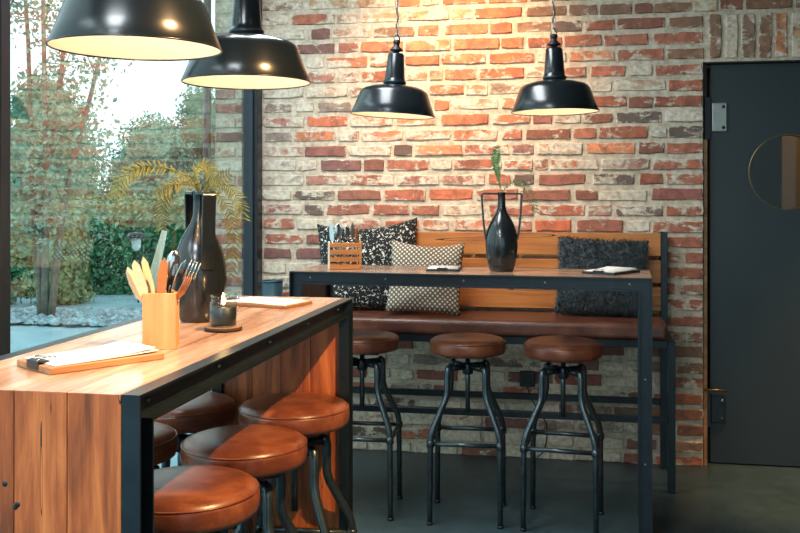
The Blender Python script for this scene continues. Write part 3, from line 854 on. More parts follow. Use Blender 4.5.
# ---- pendant lamps
def link_path(ln, wd, n=12):
    pts = []
    for i in range(n):
        a = 2 * PI * i / n
        pts.append((wd / 2 * math.cos(a), (ln / 2 - wd / 2) * (1 if math.sin(a) > 0 else -1) + wd / 2 * math.sin(a)))
    return pts
def make_lamp(label, loc, tilt, power):
    t = thing('pendant_lamp', label, 'lamp', loc, group='black enamel pendant lamps')
    T = Matrix.Rotation(R(tilt), 4, 'Y')
    out = [(0.1815, 0.0), (0.1825, 0.003), (0.166, 0.043), (0.148, 0.094), (0.140, 0.106), (0.125, 0.116), (0.095, 0.125), (0.060, 0.131), (0.044, 0.133)]
    inn = [(0.1805, 0.001), (0.164, 0.043), (0.146, 0.092), (0.138, 0.103), (0.123, 0.113), (0.094, 0.122), (0.060, 0.128), (0.0, 0.129)]
    sh = obj('shade', MB().lathe(out, 64, T), M['enamel'], t)
    obj('reflector', MB().lathe(inn, 64, T), M['enamel_in'], sh)
    obj('rim', MB().tube([T @ Vector((0.1815 * math.cos(a), 0.1815 * math.sin(a), 0.001)) for a in [2 * PI * i / 64 for i in range(64)]], 0.0022, 6, closed=True), M['enamel'], sh)
    obj('neck', MB().lathe([(0.044, 0.131), (0.0475, 0.136), (0.0475, 0.150), (0.045, 0.153), (0.043, 0.165), (0.035, 0.262), (0.031, 0.268), (0.0, 0.269)], 32, T), M['enamel'], t)
    obj('collar', MB().lathe([(0.0475, 0.137), (0.050, 0.139), (0.050, 0.147), (0.0475, 0.149)], 32, T), M['steel'], t)
    cp = obj('cap', MB().lathe([(0.012, 0.267), (0.014, 0.276), (0.028, 0.280), (0.029, 0.285), (0.018, 0.294), (0.013, 0.300), (0.013, 0.312), (0.017, 0.316), (0.014, 0.326), (0, 0.329)], 24, T), M['black'], t)
    obj('eyelet', MB().tube([T @ Vector((0.013 * math.cos(a), 0, 0.338 + 0.015 * math.sin(a))) for a in [2 * PI * i / 16 for i in range(16)]], 0.0028, 6, closed=True), M['satin'], cp)
    obj('bulb', MB().lathe([(0, 0.066), (0.012, 0.068), (0.022, 0.078), (0.025, 0.090), (0.022, 0.102), (0.015, 0.114), (0.014, 0.129)], 24, T), M['bulb'], t)
    top = T @ Vector((0, 0, 0.352))
    H_ = ZC - loc[2]
    m = MB(); z = top.z - 0.004; k = 0
    while z < H_:
        for_ = [(top.x + (a if k % 2 else 0), top.y + (0 if k % 2 else a), z + 0.012 + b) for a, b in link_path(0.030, 0.014)]
        m.tube(for_, 0.0021, 5, closed=True)
        z += 0.0245; k += 1
    ch = obj('chain', m, M['satin'], t); ch['kind'] = 'stuff'
    pts = []
    for i in range(40):
        z = 0.325 + (H_ - 0.325) * i / 39
        pts.append((T @ Vector((0.010, 0, 0.322))).lerp(Vector((top.x, top.y, z)), min(1, i / 3)) + Vector((0.006 * math.sin(i * 1.9), 0.006 * math.cos(i * 1.9), 0)) if i else T @ Vector((0.011, 0, 0.318)))
    obj('cable', MB().tube(pts, 0.0022, 6), M['black'], t)
    obj('ceiling_rose', MB().lathe([(0, H_ - 0.035), (0.03, H_ - 0.035), (0.05, H_ - 0.012), (0.05, H_), (0, H_)], 24, Matrix.Translation((top.x, top.y, 0))), M['black'], t)
    pl_ = light('bulb_light', 'POINT', T @ Vector((0, 0, 0.052)), power, (1.0, 0.68, 0.40), shadow_soft_size=0.012)
    pl_.parent = t
    return t
make_lamp('black enamel pendant lamp closest to the camera, cut by the top left edge', (-0.937, 1.925, 1.692), 0.5, 1.3)
make_lamp('black enamel pendant lamp in front of the window corner, second from left', (-0.928, 2.600, 1.697), 0.0, 1.3)
make_lamp('black enamel pendant lamp tilted to the right above the beige cushion', (-0.787, 4.06, 1.720), 3.2, 1.3)
make_lamp('black enamel pendant lamp hanging upright, nearest to the dark door', (-0.095, 4.06, 1.724), -0.8, 1.3)

# ---- handled vases and fern
CR, SR = math.cos(THETA), math.sin(THETA)
def make_vase():
    t = thing('handled_vase', 'x', 'vase')
    prof = [(0, 0.0), (0.046, 0.0), (0.050, 0.004), (0.058, 0.03), (0.0655, 0.07), (0.0685, 0.105), (0.067, 0.14), (0.061, 0.175), (0.050, 0.205), (0.036, 0.23), (0.024, 0.25),
            (0.0175, 0.27), (0.016, 0.30), (0.0165, 0.328), (0.0185, 0.333), (0.0155, 0.334), (0.012, 0.329), (0.011, 0.29), (0.0, 0.28)]
    obj('body', MB().lathe(prof, 48), M['vase'], t)
    for s_ in (-1, 1):
        pts = [(0.014, 0.3275), (0.079, 0.3275), (0.084, 0.322), (0.084, 0.312), (0.076, 0.20), (0.066, 0.135)]
        m = MB(); vs = []; fs = []
        th_, wd = 0.0042, 0.017
        for i, (a, z) in enumerate(pts):
            p0 = Vector(pts[max(0, i - 1)]); p1 = Vector(pts[min(len(pts) - 1, i + 1)])
            d = (p1 - p0).normalized(); nn = Vector((-d.y, d.x)) * th_
            for (q, y) in ((nn, -wd), (nn, wd), (-nn, wd), (-nn, -wd)):
                vs.append((s_ * (a + q.x), y, z + q.y))
        for i in range(len(pts) - 1):
            for k in range(4): fs.append((i * 4 + k, i * 4 + (k + 1) % 4, i * 4 + 4 + (k + 1) % 4, i * 4 + 4 + k))
        fs += [(0, 1, 2, 3), (len(pts) * 4 - 1, len(pts) * 4 - 2, len(pts) * 4 - 3, len(pts) * 4 - 4)]
        obj('handle', m.add(vs, fs), M['vase'], t, bevel=0.0015)
    return t
v2 = make_vase(); v2.location = (-0.318, 4.060, TH); v2.rotation_euler = (0, 0, R(8))
tag(v2, 'black glazed vase with two square handles on the bench table', 'vase', 'black handled vases')
v1 = copy_tree(v2); v1.location = (-0.952, 2.315, TH); v1.rotation_euler = (0, 0, R(128))
tag(v1, 'large black glazed vase with handles seen edge-on, on the window table', 'vase', 'black handled vases')

def catmull(P, n):
    P = [Vector(p) for p in P]; P = [P[0] * 2 - P[1]] + P + [P[-1] * 2 - P[-2]]
    out = []; m = len(P) - 3
    for i in range(n):
        u = i / (n - 1) * m; k = min(int(u), m - 1); t = u - k
        a, b, c, d = P[k:k + 4]
        out.append(0.5 * ((2 * b) + (c - a) * t + (2 * a - 5 * b + 4 * c - d) * t * t + (3 * b - a - 3 * c + d) * t ** 3))
    return out
def frond(base, pts, label, mat, group, ll=0.03, pairs=18, lw=0.0034, start=0.25, seed=0, droop=0.3):
    """pts: (right, up, depth) offsets from the vase base"""
    r = random.Random(seed)
    t = thing('fern_frond', label, 'fern', (base[0], base[1], base[2] + 0.30), group=group)
    W = [Vector((a * CR - q * SR, a * SR + q * CR, b - 0.30)) for a, b, q in pts]
    C = catmull(W, 60)
    obj('stem', MB().tube(C[::3] + [C[-1]], [0.0016 - 0.0011 * i / 20 for i in range(len(C[::3]) + 1)], 6), mat, t)
    m = MB()
    for i in range(pairs):
        f = start + (1 - start) * i / (pairs - 1)
        idx = min(58, int(f * 58)); p = C[idx]; d = (C[idx + 1] - C[idx]).normalized()
        env = math.sin(PI * min(1.0, 0.22 + 0.78 * (1 - (f - start) / (1 - start)) ** 0.8)) ** 0.8
        L_ = ll * max(0.22, env) * r.uniform(0.85, 1.1)
        side = d.cross(Vector((SR, -CR, 0.35))).normalized()
        for s_ in (-1, 1):
            a = (side * s_ + d * 0.55 + Vector((r.uniform(-.25, .25), r.uniform(-.25, .25), -droop * r.random()))).normalized()
            w_ = d * lw; up = a.cross(d).normalized() * 0.0018
            mid = p + a * L_ * 0.55 + Vector((0, 0, -0.1 * L_)); tip = p + a * L_ + Vector((0, 0, -droop * L_ * 0.6))
            m.add([p - w_ * .5, p + w_ * .5, mid + w_ * 0.8, mid - w_ * 0.8, tip, p + up, mid + up],
                  [(0, 5, 6, 3), (5, 1, 2, 6), (3, 6, 4), (6, 2, 4)], True)
    obj('leaflets', m, mat, t)
    return t
B1 = (v1.location.x, v1.location.y, TH); B2 = (v2.location.x, v2.location.y, TH)
G1 = 'fern fronds in the window table vase'; G2 = 'fern sprigs in the bench table vase'
frond(B1, [(0, .27, 0), (-.003, .335, 0), (-.045, .378, -.02), (-.106, .395, -.04), (-.150, .388, -.05), (-.185, .360, -.06), (-.198, .318, -.06)], 'long yellow-green fern frond arching left to the window', M['frond_y'], G1, 0.036, 30, seed=1)
frond(B1, [(0, .27, 0), (-.002, .335, 0), (-.05, .358, .02), (-.095, .335, .04), (-.112, .285, .05), (-.105, .235, .05)], 'olive fern frond drooping down left of the vase neck', M['frond_o'], G1, 0.032, 22, seed=2)
frond(B1, [(0, .27, 0), (.000, .335, 0), (-.015, .385, .02), (.005, .402, .03), (.028, .378, .02), (.040, .335, 0)], 'yellow fern frond curling over the top of the vase', M['frond_y'], G1, 0.034, 22, seed=3)
frond(B1, [(0, .27, 0), (.004, .335, 0), (.040, .352, -.01), (.080, .342, -.02), (.105, .308, -.03), (.116, .262, -.03)], 'fern frond bending right toward the window frame', M['frond_y'], G1, 0.030, 22, seed=4)
frond(B1, [(0, .27, 0), (.004, .333, .01), (.035, .325, .05), (.064, .272, .08), (.072, .20, .08), (.064, .105, .08)], 'yellow fern frond hanging down behind the vase', M['frond_y'], G1, 0.032, 26, seed=5)
frond(B1, [(0, .27, 0), (-.002, .334, 0), (-.025, .372, -.03), (-.055, .352, -.06), (-.072, .305, -.07)], 'short olive fern frond leaning forward over the vase rim', M['frond_o'], G1, 0.030, 18, seed=6)
frond(B1, [(0, .27, 0), (.004, .334, 0), (.025, .352, -.03), (.055, .358, -.05), (.086, .378, -.06)], 'dark olive fern frond sticking out right above the vase rim', M['frond_o'], G1, 0.030, 16, seed=9)
frond(B1, [(0, .27, 0), (-.003, .334, 0), (-.03, .350, -.05), (-.06, .345, -.08), (-.085, .325, -.09)], 'dark olive fern frond lying low over the left of the vase rim', M['frond_o'], G1, 0.030, 16, seed=10)
frond(B2, [(0, .27, 0), (-.002, .335, 0), (-.014, .40, 0), (-.024, .46, 0), (-.018, .525, 0)], 'upright green fern sprig', M['frond_g'], G2, 0.026, 20, 0.006, 0.34, seed=7, droop=0.0)
frond(B2, [(0, .27, 0), (.006, .335, 0), (.050, .378, 0), (.090, .372, 0), (.122, .33, 0), (.146, .245, 0)], 'olive fern sprig arching to the right', M['frond_o'], G2, 0.032, 26, seed=8)

# ---- things on the tables
def make_clipboard(label, cx, cy, rz, w_, l_, curl, mat='wood_board', group='clipboard menus on the tables', thick=0.009):
    t = thing('clipboard', label, 'clipboard', (cx, cy, TH), rz, group)
    obj('board', MB().box((-l_ / 2, -w_ / 2, 0), (l_ / 2, w_ / 2, thick)), M[mat], t, bevel=0.0015)
    for k in range(2):
        n = 14; vs = []; fs = []; a0 = -l_ / 2 + 0.012 + 0.003 * k; a1 = l_ / 2 - 0.008 - 0.006 * k
        for i in range(n + 1):
            u = i / n; z = thick + 0.0008 + 0.0014 * k + curl * (0.6 + 0.4 * k) * max(0, u - 0.35) ** 2 * (1.3 - 0.6 * max(0, u - 0.7)) + 0.002 * math.sin(5 * u) * u
            for s_ in (-1, 1): vs.append((a0 + (a1 - a0) * u, s_ * (w_ / 2 - 0.006) + 0.003 * k, z)); vs.append((a0 + (a1 - a0) * u, s_ * (w_ / 2 - 0.006) + 0.003 * k, z + 0.0006))
        for i in range(n):
            b = i * 4
            fs += [(b, b + 4, b + 6, b + 2), (b + 1, b + 3, b + 7, b + 5), (b, b + 1, b + 5, b + 4), (b + 2, b + 6, b + 7, b + 3)]
        fs += [(0, 2, 3, 1), (n * 4, n * 4 + 1, n * 4 + 3, n * 4 + 2)]
        obj('paper', MB().add(vs, fs, True), M['paper'], t)
    cl = obj('clip', MB().prism([(-l_ / 2 - 0.002, thick - 0.009), (-l_ / 2 - 0.002, thick + 0.006), (-l_ / 2 + 0.022, thick + 0.0055), (-l_ / 2 + 0.022, thick + 0.0038), (-l_ / 2, thick + 0.0038)], -0.022, 0.022, 'y'), M['black'], t)
    obj('clip_wire', MB().tube([(-l_ / 2, -0.016, thick + 0.006), (-l_ / 2 + 0.012, -0.013, thick + 0.011), (-l_ / 2 + 0.040, -0.006, thick + 0.008), (-l_ / 2 + 0.044, 0, thick + 0.008), (-l_ / 2 + 0.040, 0.006, thick + 0.008), (-l_ / 2 + 0.012, 0.013, thick + 0.011), (-l_ / 2, 0.016, thick + 0.006)], 0.0014, 6), M['chrome'], cl)
    return t
make_clipboard('wooden clipboard with curling white paper at the near end of the window table', -0.918, 1.700, R(57), 0.135, 0.235, 0.022, thick=0.013)
make_clipboard('wooden clipboard with flat paper at the far end of the window table', -0.905, 2.695, R(-15), 0.150, 0.235, 0.002)
make_clipboard('dark clipboard with white paper in front of the dotted cushion', -0.565, 4.090, R(92), 0.138, 0.20, 0.004, 'black')
make_clipboard('grey-edged clipboard with fanned paper at the right end of the bench table', 0.135, 4.050, R(58), 0.150, 0.215, 0.02, 'steel')

def cutlery(kind, label, base, top, mat, group, twist=0.0):
    """one piece of cutlery standing from base to top, its working end up"""
    P0, P1 = Vector(base), Vector(top); d = (P1 - P0); L_ = d.length
    t = thing(kind, label, 'cutlery', base, group=group)
    zx = d.normalized(); yx = Vector((-base[0], -base[1], 0)); yx = (yx - zx * yx.dot(zx)).normalized(); xx = yx.cross(zx)
    t.rotation_euler = (Matrix((xx, yx, zx)).transposed() @ Matrix.Rotation(twist, 3, 'Z')).to_euler()
    obj('handle', MB().tube([(0, 0, 0), (0, 0, L_ * 0.3), (0, 0, L_ * 0.56)], [0.0075, 0.0068, 0.0045], 8, flat=0.5), mat, t)
    if kind == 'table_knife':
        m = MB().prism([(-0.004, L_ * 0.55), (0.004, L_ * 0.55), (0.0105, L_ * 0.62), (0.012, L_ * 0.8), (0.008, L_ * 0.95), (0.0, L_), (-0.007, L_ * 0.93), (-0.0085, L_ * 0.65)], -0.0011, 0.0011, 'y')
        obj('blade', m, mat, t)
    elif kind == 'table_fork':
        m = MB().prism([(-0.003, L_ * 0.55), (0.003, L_ * 0.55), (0.0035, L_ * 0.68), (0.012, L_ * 0.76), (0.012, L_ * 0.80), (-0.012, L_ * 0.80), (-0.012, L_ * 0.76), (-0.0035, L_ * 0.68)], -0.001, 0.001, 'y')
        hd = obj('head', m, mat, t)
        for k in range(4):
            x = -0.0105 + 0.007 * k
            obj('tine', MB().tube([(x, 0, L_ * 0.79), (x, 0.001, L_ * 0.9), (x, -0.001, L_)], [0.0017, 0.0015, 0.0009], 6), mat, hd)
    else:
        obj('bowl', MB().lathe([(0, -0.027), (0.006, -0.024), (0.013, -0.012), (0.015, 0.002), (0.012, 0.017), (0.006, 0.025), (0, 0.027)], 16, Matrix.Translation((0, 0, L_ * 0.55 + 0.03 + L_ * 0.12)) @ Matrix.Diagonal((1, 0.3, 1.25, 1))), mat, t)
        obj('neck', MB().tube([(0, 0, L_ * 0.55), (0, 0, L_ * 0.62)], 0.0028, 8), mat, t)
    return t
# beech block on the window table
HB = (-0.868, 1.900)
hb = thing('cutlery_holder', 'square beech wood cutlery holder on the window table', 'holder', (HB[0], HB[1], TH), R(18))
a, b = 0.0345, 0.117
for nm, lo, hi in (('wall', (-a, -a, 0), (a, -a + 0.007, b)), ('wall', (-a, a - 0.007, 0), (a, a, b)), ('wall', (-a, -a + 0.007, 0), (-a + 0.007, a - 0.007, b)), ('wall', (a - 0.007, -a + 0.007, 0), (a, a - 0.007, b)), ('base', (-a + 0.007, -a + 0.007, 0.001), (a - 0.007, a - 0.007, 0.008))):
    obj(nm, MB().box(lo, hi), M['wood_block'], hb, bevel=0.001)
def at(c, r_, u, q): return (c[0] + r_ * CR - q * SR, c[1] + r_ * SR + q * CR, TH + u)
GC = 'cutlery in the beech holder'
for kd, lb, b0, b1, mt, tw in (
  ('table_knife', 'broad cream-handled knife leaning left in the beech holder', (.004, .010, -.012), (-.052, .186, -.018), 'cream', 0.0),
  ('table_knife', 'narrow cream knife farthest left in the beech holder', (.000, .010, -.004), (-.070, .170, -.004), 'cream', 0.5),
  ('table_knife', 'slim pale knife behind the broad one in the beech holder', (.006, .010, .006), (-.040, .190, .010), 'cream', 0.7),
  ('table_knife', 'brown wooden knife upright in the beech holder', (-.006, .010, -.012), (.012, .190, -.016), 'brown_handle', 0.1),
  ('table_knife', 'dark brown knife behind the upright one in the beech holder', (-.004, .010, .014), (.030, .186, .018), 'bark_dark', 0.2),
  ('table_fork', 'steel fork leaning right in the beech holder', (-.004, .010, -.004), (.076, .182, -.004), 'chrome', 0.2),
  ('table_knife', 'steel knife leaning right in the beech holder', (-.008, .010, .004), (.052, .184, .002), 'chrome', 0.6),
  ('table_spoon', 'steel spoon standing in the beech holder near the vase', (.000, .010, .010), (.024, .205, .020), 'chrome', 0.0),
  ('table_fork', 'copper-toned fork lowest on the right of the beech holder', (-.010, .010, -.012), (.064, .150, -.020), 'brown_handle', 0.9)):
    cutlery(kd, lb, at(HB, *b0), at(HB, *b1), M[mt], GC, tw)
# slatted crate on the bench table
CX = (-1.055, 4.015)
ca_ = thing('cutlery_crate', 'small slatted wooden cutlery crate with a pale end board on the bench table', 'crate', (CX[0], CX[1], TH), R(14))
cl_, cd_, chh = 0.128, 0.085, 0.118
obj('end_board', MB().box((-0.009, 0, 0), (0, cd_, chh)), M['wood_pale'], ca_, bevel=0.001)
obj('end_board', MB().box((cl_, 0, 0), (cl_ + 0.009, cd_, chh)), M['wood_crate'], ca_, bevel=0.001)
for yy in (0.0, cd_ - 0.007):
    for k in range(4): obj('slat', MB().box((0, yy, 0.002 + k * 0.031), (cl_, yy + 0.007, 0.020 + k * 0.031)), M['wood_crate'], ca_, bevel=0.0008)
    obj('post', MB().box((cl_ / 2 - 0.006, yy + (0.007 if yy == 0 else -0.006), 0), (cl_ / 2 + 0.006, yy + (0.013 if yy == 0 else 0), chh - 0.006)), M['wood_crate'], ca_)
obj('base', MB().box((0, 0.007, 0.0), (cl_, cd_ - 0.007, 0.006)), M['wood_crate'], ca_)
def cr(x, y, u):
    c, s_ = math.cos(R(14)), math.sin(R(14)); return (CX[0] + x * c - y * s_, CX[1] + x * s_ + y * c, TH + u)
GK = 'cutlery in the slatted crate'
for i, (kd, x0, y0, x1, y1, h_, mt, lb) in enumerate((
  ('table_knife', .016, .045, .006, .05, .205, 'chrome', 'steel knife upright beside the pale end board of the crate'),
  ('table_spoon', .030, .030, .034, .030, .195, 'chrome', 'steel spoon standing in the left half of the crate'),
  ('table_fork', .045, .055, .040, .06, .200, 'satin', 'steel fork at the back of the crate'),
  ('table_spoon', .080, .028, .074, .03, .185, 'chrome', 'steel spoon standing in the middle of the crate'),
  ('table_spoon', .100, .040, .098, .05, .200, 'satin', 'tall steel spoon in the right half of the crate'),
  ('table_knife', .110, .055, .118, .06, .178, 'brown_handle', 'brown knife at the right end of the crate'))):
    cutlery(kd, lb, cr(x0, y0, .008), cr(x1, y1, h_), M[mt], GK, 0.2 * i)

# candle in a jar on a wood slice
cs = obj('wood_slice', MB().lathe([(0, 0), (0.041, 0), (0.043, 0.002), (0.043, 0.008), (0.041, 0.010), (0, 0.010)], 28), M['wood_board'], None, (-0.829, 2.160, TH))
tag(cs, 'round wood slice coaster with dark bark rim under the candle jar', 'coaster')
obj('bark_rim', MB().lathe([(0.0415, 0.0005), (0.0445, 0.002), (0.0445, 0.008), (0.0415, 0.0095)], 28), M['bark_dark'], cs)
cj = thing('candle_jar', 'lit candle with dark wax in a clear glass jar', 'candle', (-0.829, 2.160, TH + 0.010))
obj('jar', MB().lathe([(0, 0.001), (0.030, 0.001), (0.0325, 0.005), (0.0325, 0.056), (0.029, 0.062), (0.029, 0.072), (0.0305, 0.074)], 36), M['jar'], cj)
obj('jar_rim', MB().lathe([(0.0285, 0.070), (0.031, 0.070), (0.031, 0.0745), (0.0285, 0.0745), (0.0285, 0.070)], 36), M['jar'], cj)
obj('wax', MB().lathe([(0, 0.003), (0.0300, 0.004), (0.0305, 0.008), (0.0305, 0.046), (0.029, 0.047), (0, 0.046)], 32), M['wax'], cj)
wk = obj('wick', MB().tube([(0, 0, 0.046), (0.0006, 0, 0.056)], 0.0009, 6), M['black'], cj)
obj('flame', MB().lathe([(0, 0.050), (0.0035, 0.053), (0.0050, 0.059), (0.0036, 0.068), (0.0014, 0.076), (0, 0.081)], 14), M['flame'], cj)
light('candle_light', 'POINT', (-0.829, 2.160, TH + 0.010 + 0.090), 0.12, (1.0, 0.55, 0.2), shadow_soft_size=0.006)

# ---- teal bin in the corner, wall outlet
bn = thing('round_bin', 'dark teal cylindrical bin in the corner by the window frame', 'bin', (-1.605, 4.90, 0))
obj('body', MB().lathe([(0, 0.0), (0.05, 0.0), (0.052, 0.004), (0.056, 0.915), (0.054, 0.915), (0.051, 0.02), (0, 0.02)], 40), M['teal_bin'], bn)
obj('rim', MB().lathe([(0.0535, 0.912), (0.0575, 0.913), (0.0575, 0.922), (0.0535, 0.922), (0.0535, 0.912)], 40), M['teal_bin'], bn)
ou = thing('wall_outlet', 'black power outlet box on the bricks below the bench', 'outlet', (-0.26, 5.046, 0.418))
obj('case', MB().box((-0.040, -0.030, -0.040), (0.040, 0.0, 0.040)), M['black'], ou, bevel=0.004, seg=2)
obj('socket', MB().lathe([(0, -0.004), (0.020, -0.004), (0.022, 0.001), (0.025, 0.001), (0.025, 0)], 24, Matrix.Translation((0, -0.030, 0)) @ Matrix.Rotation(R(90), 4, 'X')), M['steel'], ou)
obj('cable', MB().tube(catmull([(0.0, -0.02, -0.04), (0.02, -0.02, -0.10), (0.06, -0.02, -0.17), (0.10, -0.02, -0.24), (0.09, -0.02, -0.36), (0.05, -0.025, -0.405)], 24), 0.003, 6), M['black'], ou)
# ================================================================== OUTDOORS
m = MB().box((-40, -14, -0.22), (-1.95, 60, -0.02)); struct('ground_outside', m, M['paving'])
m = MB().box((-1.95, -14, -0.22), (20, YF - 0.2, -0.03)); struct('ground_behind', m, M['paving'])
rng = np.random.default_rng(3)
def leaf_mesh(name, centers, normals, size, mat, parent, jitter=0.5):
    """real leaf blades: a folded four-triangle leaf at every centre"""
    n = len(centers)
    d = normals + rng.normal(0, jitter, (n, 3)); d /= np.linalg.norm(d, axis=1, keepdims=True) + 1e-9
    ax = rng.normal(0, 1, (n, 3)); ax -= d * (ax * d).sum(1, keepdims=True); ax /= np.linalg.norm(ax, axis=1, keepdims=True) + 1e-9
    bx_ = np.cross(d, ax); s = size * rng.uniform(0.6, 1.25, (n, 1))
    base = centers - ax * s * 0.5; tip = centers + ax * s * 0.5
    lft = centers + bx_ * s * 0.30 + d * s * 0.10; rgt = centers - bx_ * s * 0.30 + d * s * 0.10
    V = np.stack([base, lft, tip, rgt], 1).reshape(-1, 3)
    i = np.arange(n) * 4
    Fc = np.concatenate([np.stack([i, i + 2, i + 1], 1), np.stack([i, i + 3, i + 2], 1)])
    me = bpy.data.meshes.new(name); me.from_pydata(V.tolist(), [], Fc.tolist())
    o = link(name, me, mat, parent); o['kind'] = 'stuff'
    return o
def blob(n, c, r):
    v = rng.normal(0, 1, (n, 3)); v /= np.linalg.norm(v, axis=1, keepdims=True)
    rad = rng.uniform(0.55, 1.12, (n, 1))
    return np.array(c) + v * rad * np.array(r), v
def tree(name, label, x, y, h, r, mat, n=5000, leaf=0.16, blobs=9, trunk=0.10, low=0.12, group='trees beyond the hedge', cat='tree', core=True):
    t = thing(name, label, cat, (x, y, -0.02), group=group)
    obj('trunk', MB().tube([(0, 0, 0), (0.05, 0.03, h * 0.35), (0, 0, h * 0.7)], [trunk, trunk * 0.8, trunk * 0.35], 8), M['bark'], t)
    C, Nn = [], []
    mc = MB()
    for i in range(blobs):
        u = i / max(1, blobs - 1)
        zz = h * (low + 0.1 + (0.86 - low - 0.1) * u); rr = r * (1.0 - 0.55 * u) * rng.uniform(0.6, 0.8)
        a = rng.uniform(0, 6.28); off = r * (1 - 0.7 * u) * 0.5 * rng.uniform(0.2, 1.0)
        c = (off * math.cos(a), off * math.sin(a), zz); rv = (rr, rr, h * 0.17)
        p, v = blob(n // blobs, c, rv); C.append(p); Nn.append(v)
        if core: mc.lathe([(0, -0.62), (0.4, -0.5), (0.6, -0.2), (0.6, 0.2), (0.4, 0.5), (0, 0.62)], 10, Matrix.Translation(c) @ Matrix.Diagonal((rv[0], rv[1], rv[2], 1)))
    lf = leaf_mesh('foliage', np.concatenate(C), np.concatenate(Nn), leaf, mat, t)
    if core: obj('inner_foliage', mc, mat, t)['kind'] = 'stuff'
    return t
for i, (x, y, h, r, mt, lb) in enumerate((
  (-13.4, 17.2, 4.6, 2.4, 'leaf_tree', 'tall broad tree beyond the hedge at the left window edge'),
  (-11.2, 18.6, 3.9, 2.0, 'leaf_far', 'rounded tree beyond the hedge behind the slender garden tree'),
  (-9.6, 20.6, 3.2, 1.9, 'leaf_tree', 'low dark tree beyond the hedge in the gap under the sky'),
  (-9.2, 22.6, 4.1, 1.9, 'leaf_far', 'grey-green tree beyond the hedge left of the window corner'),
  (-7.9, 22.4, 4.7, 1.7, 'leaf_tree', 'tallest pointed tree beyond the hedge below the second lamp'),
  (-6.4, 22.0, 4.3, 1.7, 'leaf_far', 'bushy tree beyond the hedge next to the window frame'),
  (-4.6, 21.5, 4.4, 1.9, 'leaf_tree', 'tree beyond the hedge mostly behind the window frame'),
  (-15.8, 15.0, 5.0, 2.6, 'leaf_far', 'tree beyond the hedge behind the near window mullion'))):
    tree('garden_tree', lb, x, y, h, r, M[mt], 15000, 0.10, 14)
# slender multi-stem tree close to the glass
t = thing('slender_tree', 'slender multi-stem tree with airy leaves on the gravel strip outside', 'tree', (-5.87, 9.80, -0.02))
stems = []
for (dx, dy, hh, b) in ((-0.55, 0.1, 5.2, 0.1), (0.12, -0.1, 5.6, -0.05), (0.75, 0.2, 4.6, 0.12), (-0.15, 0.35, 4.9, 0.2)):
    p = [Vector((dx * 0.07 + rng.uniform(-.02, .02), dy * 0.05, 0)), Vector((dx * 0.3, dy * 0.3, hh * 0.3)), Vector((dx * 0.65 + b, dy * 0.7, hh * 0.65)), Vector((dx + b, dy, hh))]
    pts = catmull(p, 14); stems.append(pts)
    obj('stem', MB().tube(pts, [0.046 * (1 - 0.8 * i / 13) for i in range(14)], 8), M['bark'], t)
C, Nn = [], []
for pts in stems:
    for k in range(34):
        q = pts[int(rng.integers(3, 14))]
        dr = Vector((rng.normal(0, 1), rng.normal(0, 1), rng.normal(0.2, 0.5))).normalized()
        ln = rng.uniform(0.3, 0.85)
        e = q + dr * ln
        br = obj('twig', MB().tube([q, q.lerp(e, 0.5) + Vector((0, 0, 0.04)), e], [0.009, 0.006, 0.003], 5), M['bark'], t)
        m_ = 46
        w_ = rng.uniform(0.25, 1.1, (m_, 1))
        C.append(np.array(q) * (1 - w_) + np.array(e) * w_ + rng.normal(0, 0.10, (m_, 3))); Nn.append(rng.normal(0, 1, (m_, 3)))
leaf_mesh('foliage', np.concatenate(C), np.concatenate(Nn), 0.075, M['leaf_tree'], t)
# hedges
def hedge(name, label, p0, p1, h, d, mat, n, leaf, group):
    P0, P1 = np.array(p0), np.array(p1); L_ = np.linalg.norm(P1 - P0); dr = (P1 - P0) / L_; nr = np.array((-dr[1], dr[0]))
    t = thing(name, label, 'hedge', (p0[0], p0[1], -0.02), math.atan2(dr[1], dr[0]), group)
    obj('inner_foliage', MB().box((0.05, -d / 2 + 0.06, 0), (L_ - 0.05, d / 2 - 0.06, h - 0.06)), mat, t)['kind'] = 'stuff'
    u = rng.uniform(0, 1, n); f = rng.uniform(0, 1, n)
    top = f < 0.3
    x = u * L_; z = np.where(top, h + rng.normal(0, 0.04, n), rng.uniform(0, 1, n) * h)
    sgn = np.where(rng.uniform(0, 1, n) < 0.75, -1, 1)
    y = np.where(top, rng.uniform(-d / 2, d / 2, n), sgn * d / 2 + rng.normal(0, 0.05, n))
    nn = np.stack([np.zeros(n), np.where(top, 0, sgn), np.where(top, 1, 0.3)], 1)
    leaf_mesh('foliage', np.stack([x, y, z], 1), nn, leaf, mat, t)
    return t
hedge('ivy_hedge', 'dense dark green ivy hedge behind the gravel strip outside', (-7.15, 12.6), (-3.2, 13.4), 1.0, 0.5, M['leaf_ivy'], 9000, 0.11, 'hedges in the garden')
hedge('ivy_hedge', 'low ivy hedge left of the slender tree outside', (-10.2, 11.9), (-7.25, 12.3), 0.46, 0.5, M['leaf_ivy'], 4500, 0.10, 'hedges in the garden')
hedge('clipped_hedge', 'pale clipped hedge standing behind the ivy hedge', (-12.0, 15.0), (-2.4, 16.4), 1.30, 0.7, M['leaf_pale'], 14000, 0.10, 'hedges in the garden')
tree('garden_shrub', 'yellowish shrub around the foot of the slender tree', -6.35, 11.2, 1.15, 0.6, M['leaf_pale'], 2600, 0.09, 5, 0.02, 0.0, 'shrubs outside the window', 'shrub', True)
tree('garden_shrub', 'grey-green shrub left of the slender tree outside', -7.5, 10.9, 1.25, 0.65, M['leaf_far'], 2600, 0.10, 5, 0.02, 0.0, 'shrubs outside the window', 'shrub', True)
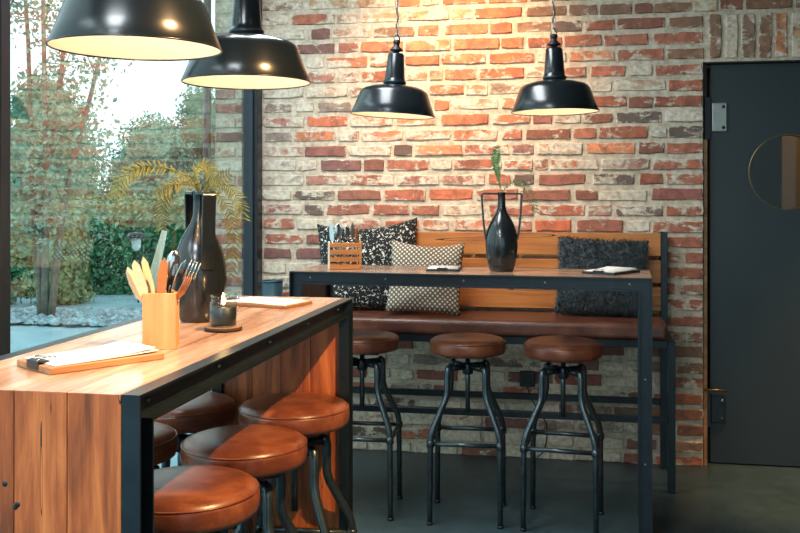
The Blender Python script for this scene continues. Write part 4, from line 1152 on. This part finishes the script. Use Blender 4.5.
# gravel strip
V, Fc = [], []
ico = [(0, 0, 1), (1, 0, 0), (0, 1, 0), (-1, 0, 0), (0, -1, 0), (0, 0, -0.6)]
icf = [(0, 1, 2), (0, 2, 3), (0, 3, 4), (0, 4, 1), (5, 2, 1), (5, 3, 2), (5, 4, 3), (5, 1, 4)]
for i in range(2000):
    x, y = rng.uniform(-9.5, -2.6), rng.uniform(9.3, 10.5); s = rng.uniform(0.035, 0.095); a = rng.uniform(0, 6.28)
    n = len(V)
    for p in ico: V.append((x + s * (p[0] * math.cos(a) - p[1] * math.sin(a)) * rng.uniform(.7, 1.2), y + s * (p[0] * math.sin(a) + p[1] * math.cos(a)) * rng.uniform(.7, 1.2), -0.02 + s * 0.45 + s * 0.5 * p[2]))
    Fc += [tuple(q + n for q in f) for f in icf]
me = bpy.data.meshes.new('gravel'); me.from_pydata(V, [], Fc)
tag(link('gravel', me, M['stone']), 'strip of grey gravel stones on the paving outside', 'gravel', kind='stuff')
# small garden lantern and the pale leaning stake
gl = thing('garden_lantern', 'small white garden lantern with dark cap in front of the ivy hedge', 'lantern', (-5.62, 11.55, -0.02))
obj('post', MB().tube([(0.0, 0.06, 0), (0.0, 0.06, 0.92)], 0.012, 8), M['black'], gl)
obj('cap', MB().lathe([(0.13, 0.84), (0.12, 0.875), (0.08, 0.905), (0, 0.925)], 20), M['black'], gl)
obj('glass', MB().lathe([(0, 0.675), (0.03, 0.68), (0.055, 0.72), (0.060, 0.80), (0.055, 0.865), (0, 0.87)], 20), M['white_glass'], gl)
tag(obj('leaning_stake', MB().tube([(0, 0, 0), (0.10, 0.0, 0.45), (0.22, 0.02, 0.95)], [0.075, 0.06, 0.035], 10), M['wood_pale'], None, (-5.30, 11.2, -0.02)), 'pale wooden stake leaning in front of the ivy hedge', 'stake')

dp = thing('drainpipe', 'dark drainpipe running down the wall edge outside the glass', 'pipe', (-2.02, 5.02, -0.02))
obj('pipe', MB().tube([(0, 0, 0.0), (0, 0, 2.9)], 0.022, 14), M['frame'], dp)
for z in (0.4, 1.55, 2.5): obj('bracket', MB().lathe([(0.0225, z), (0.026, z), (0.026, z + 0.03), (0.0225, z + 0.03)], 14), M['frame'], dp)
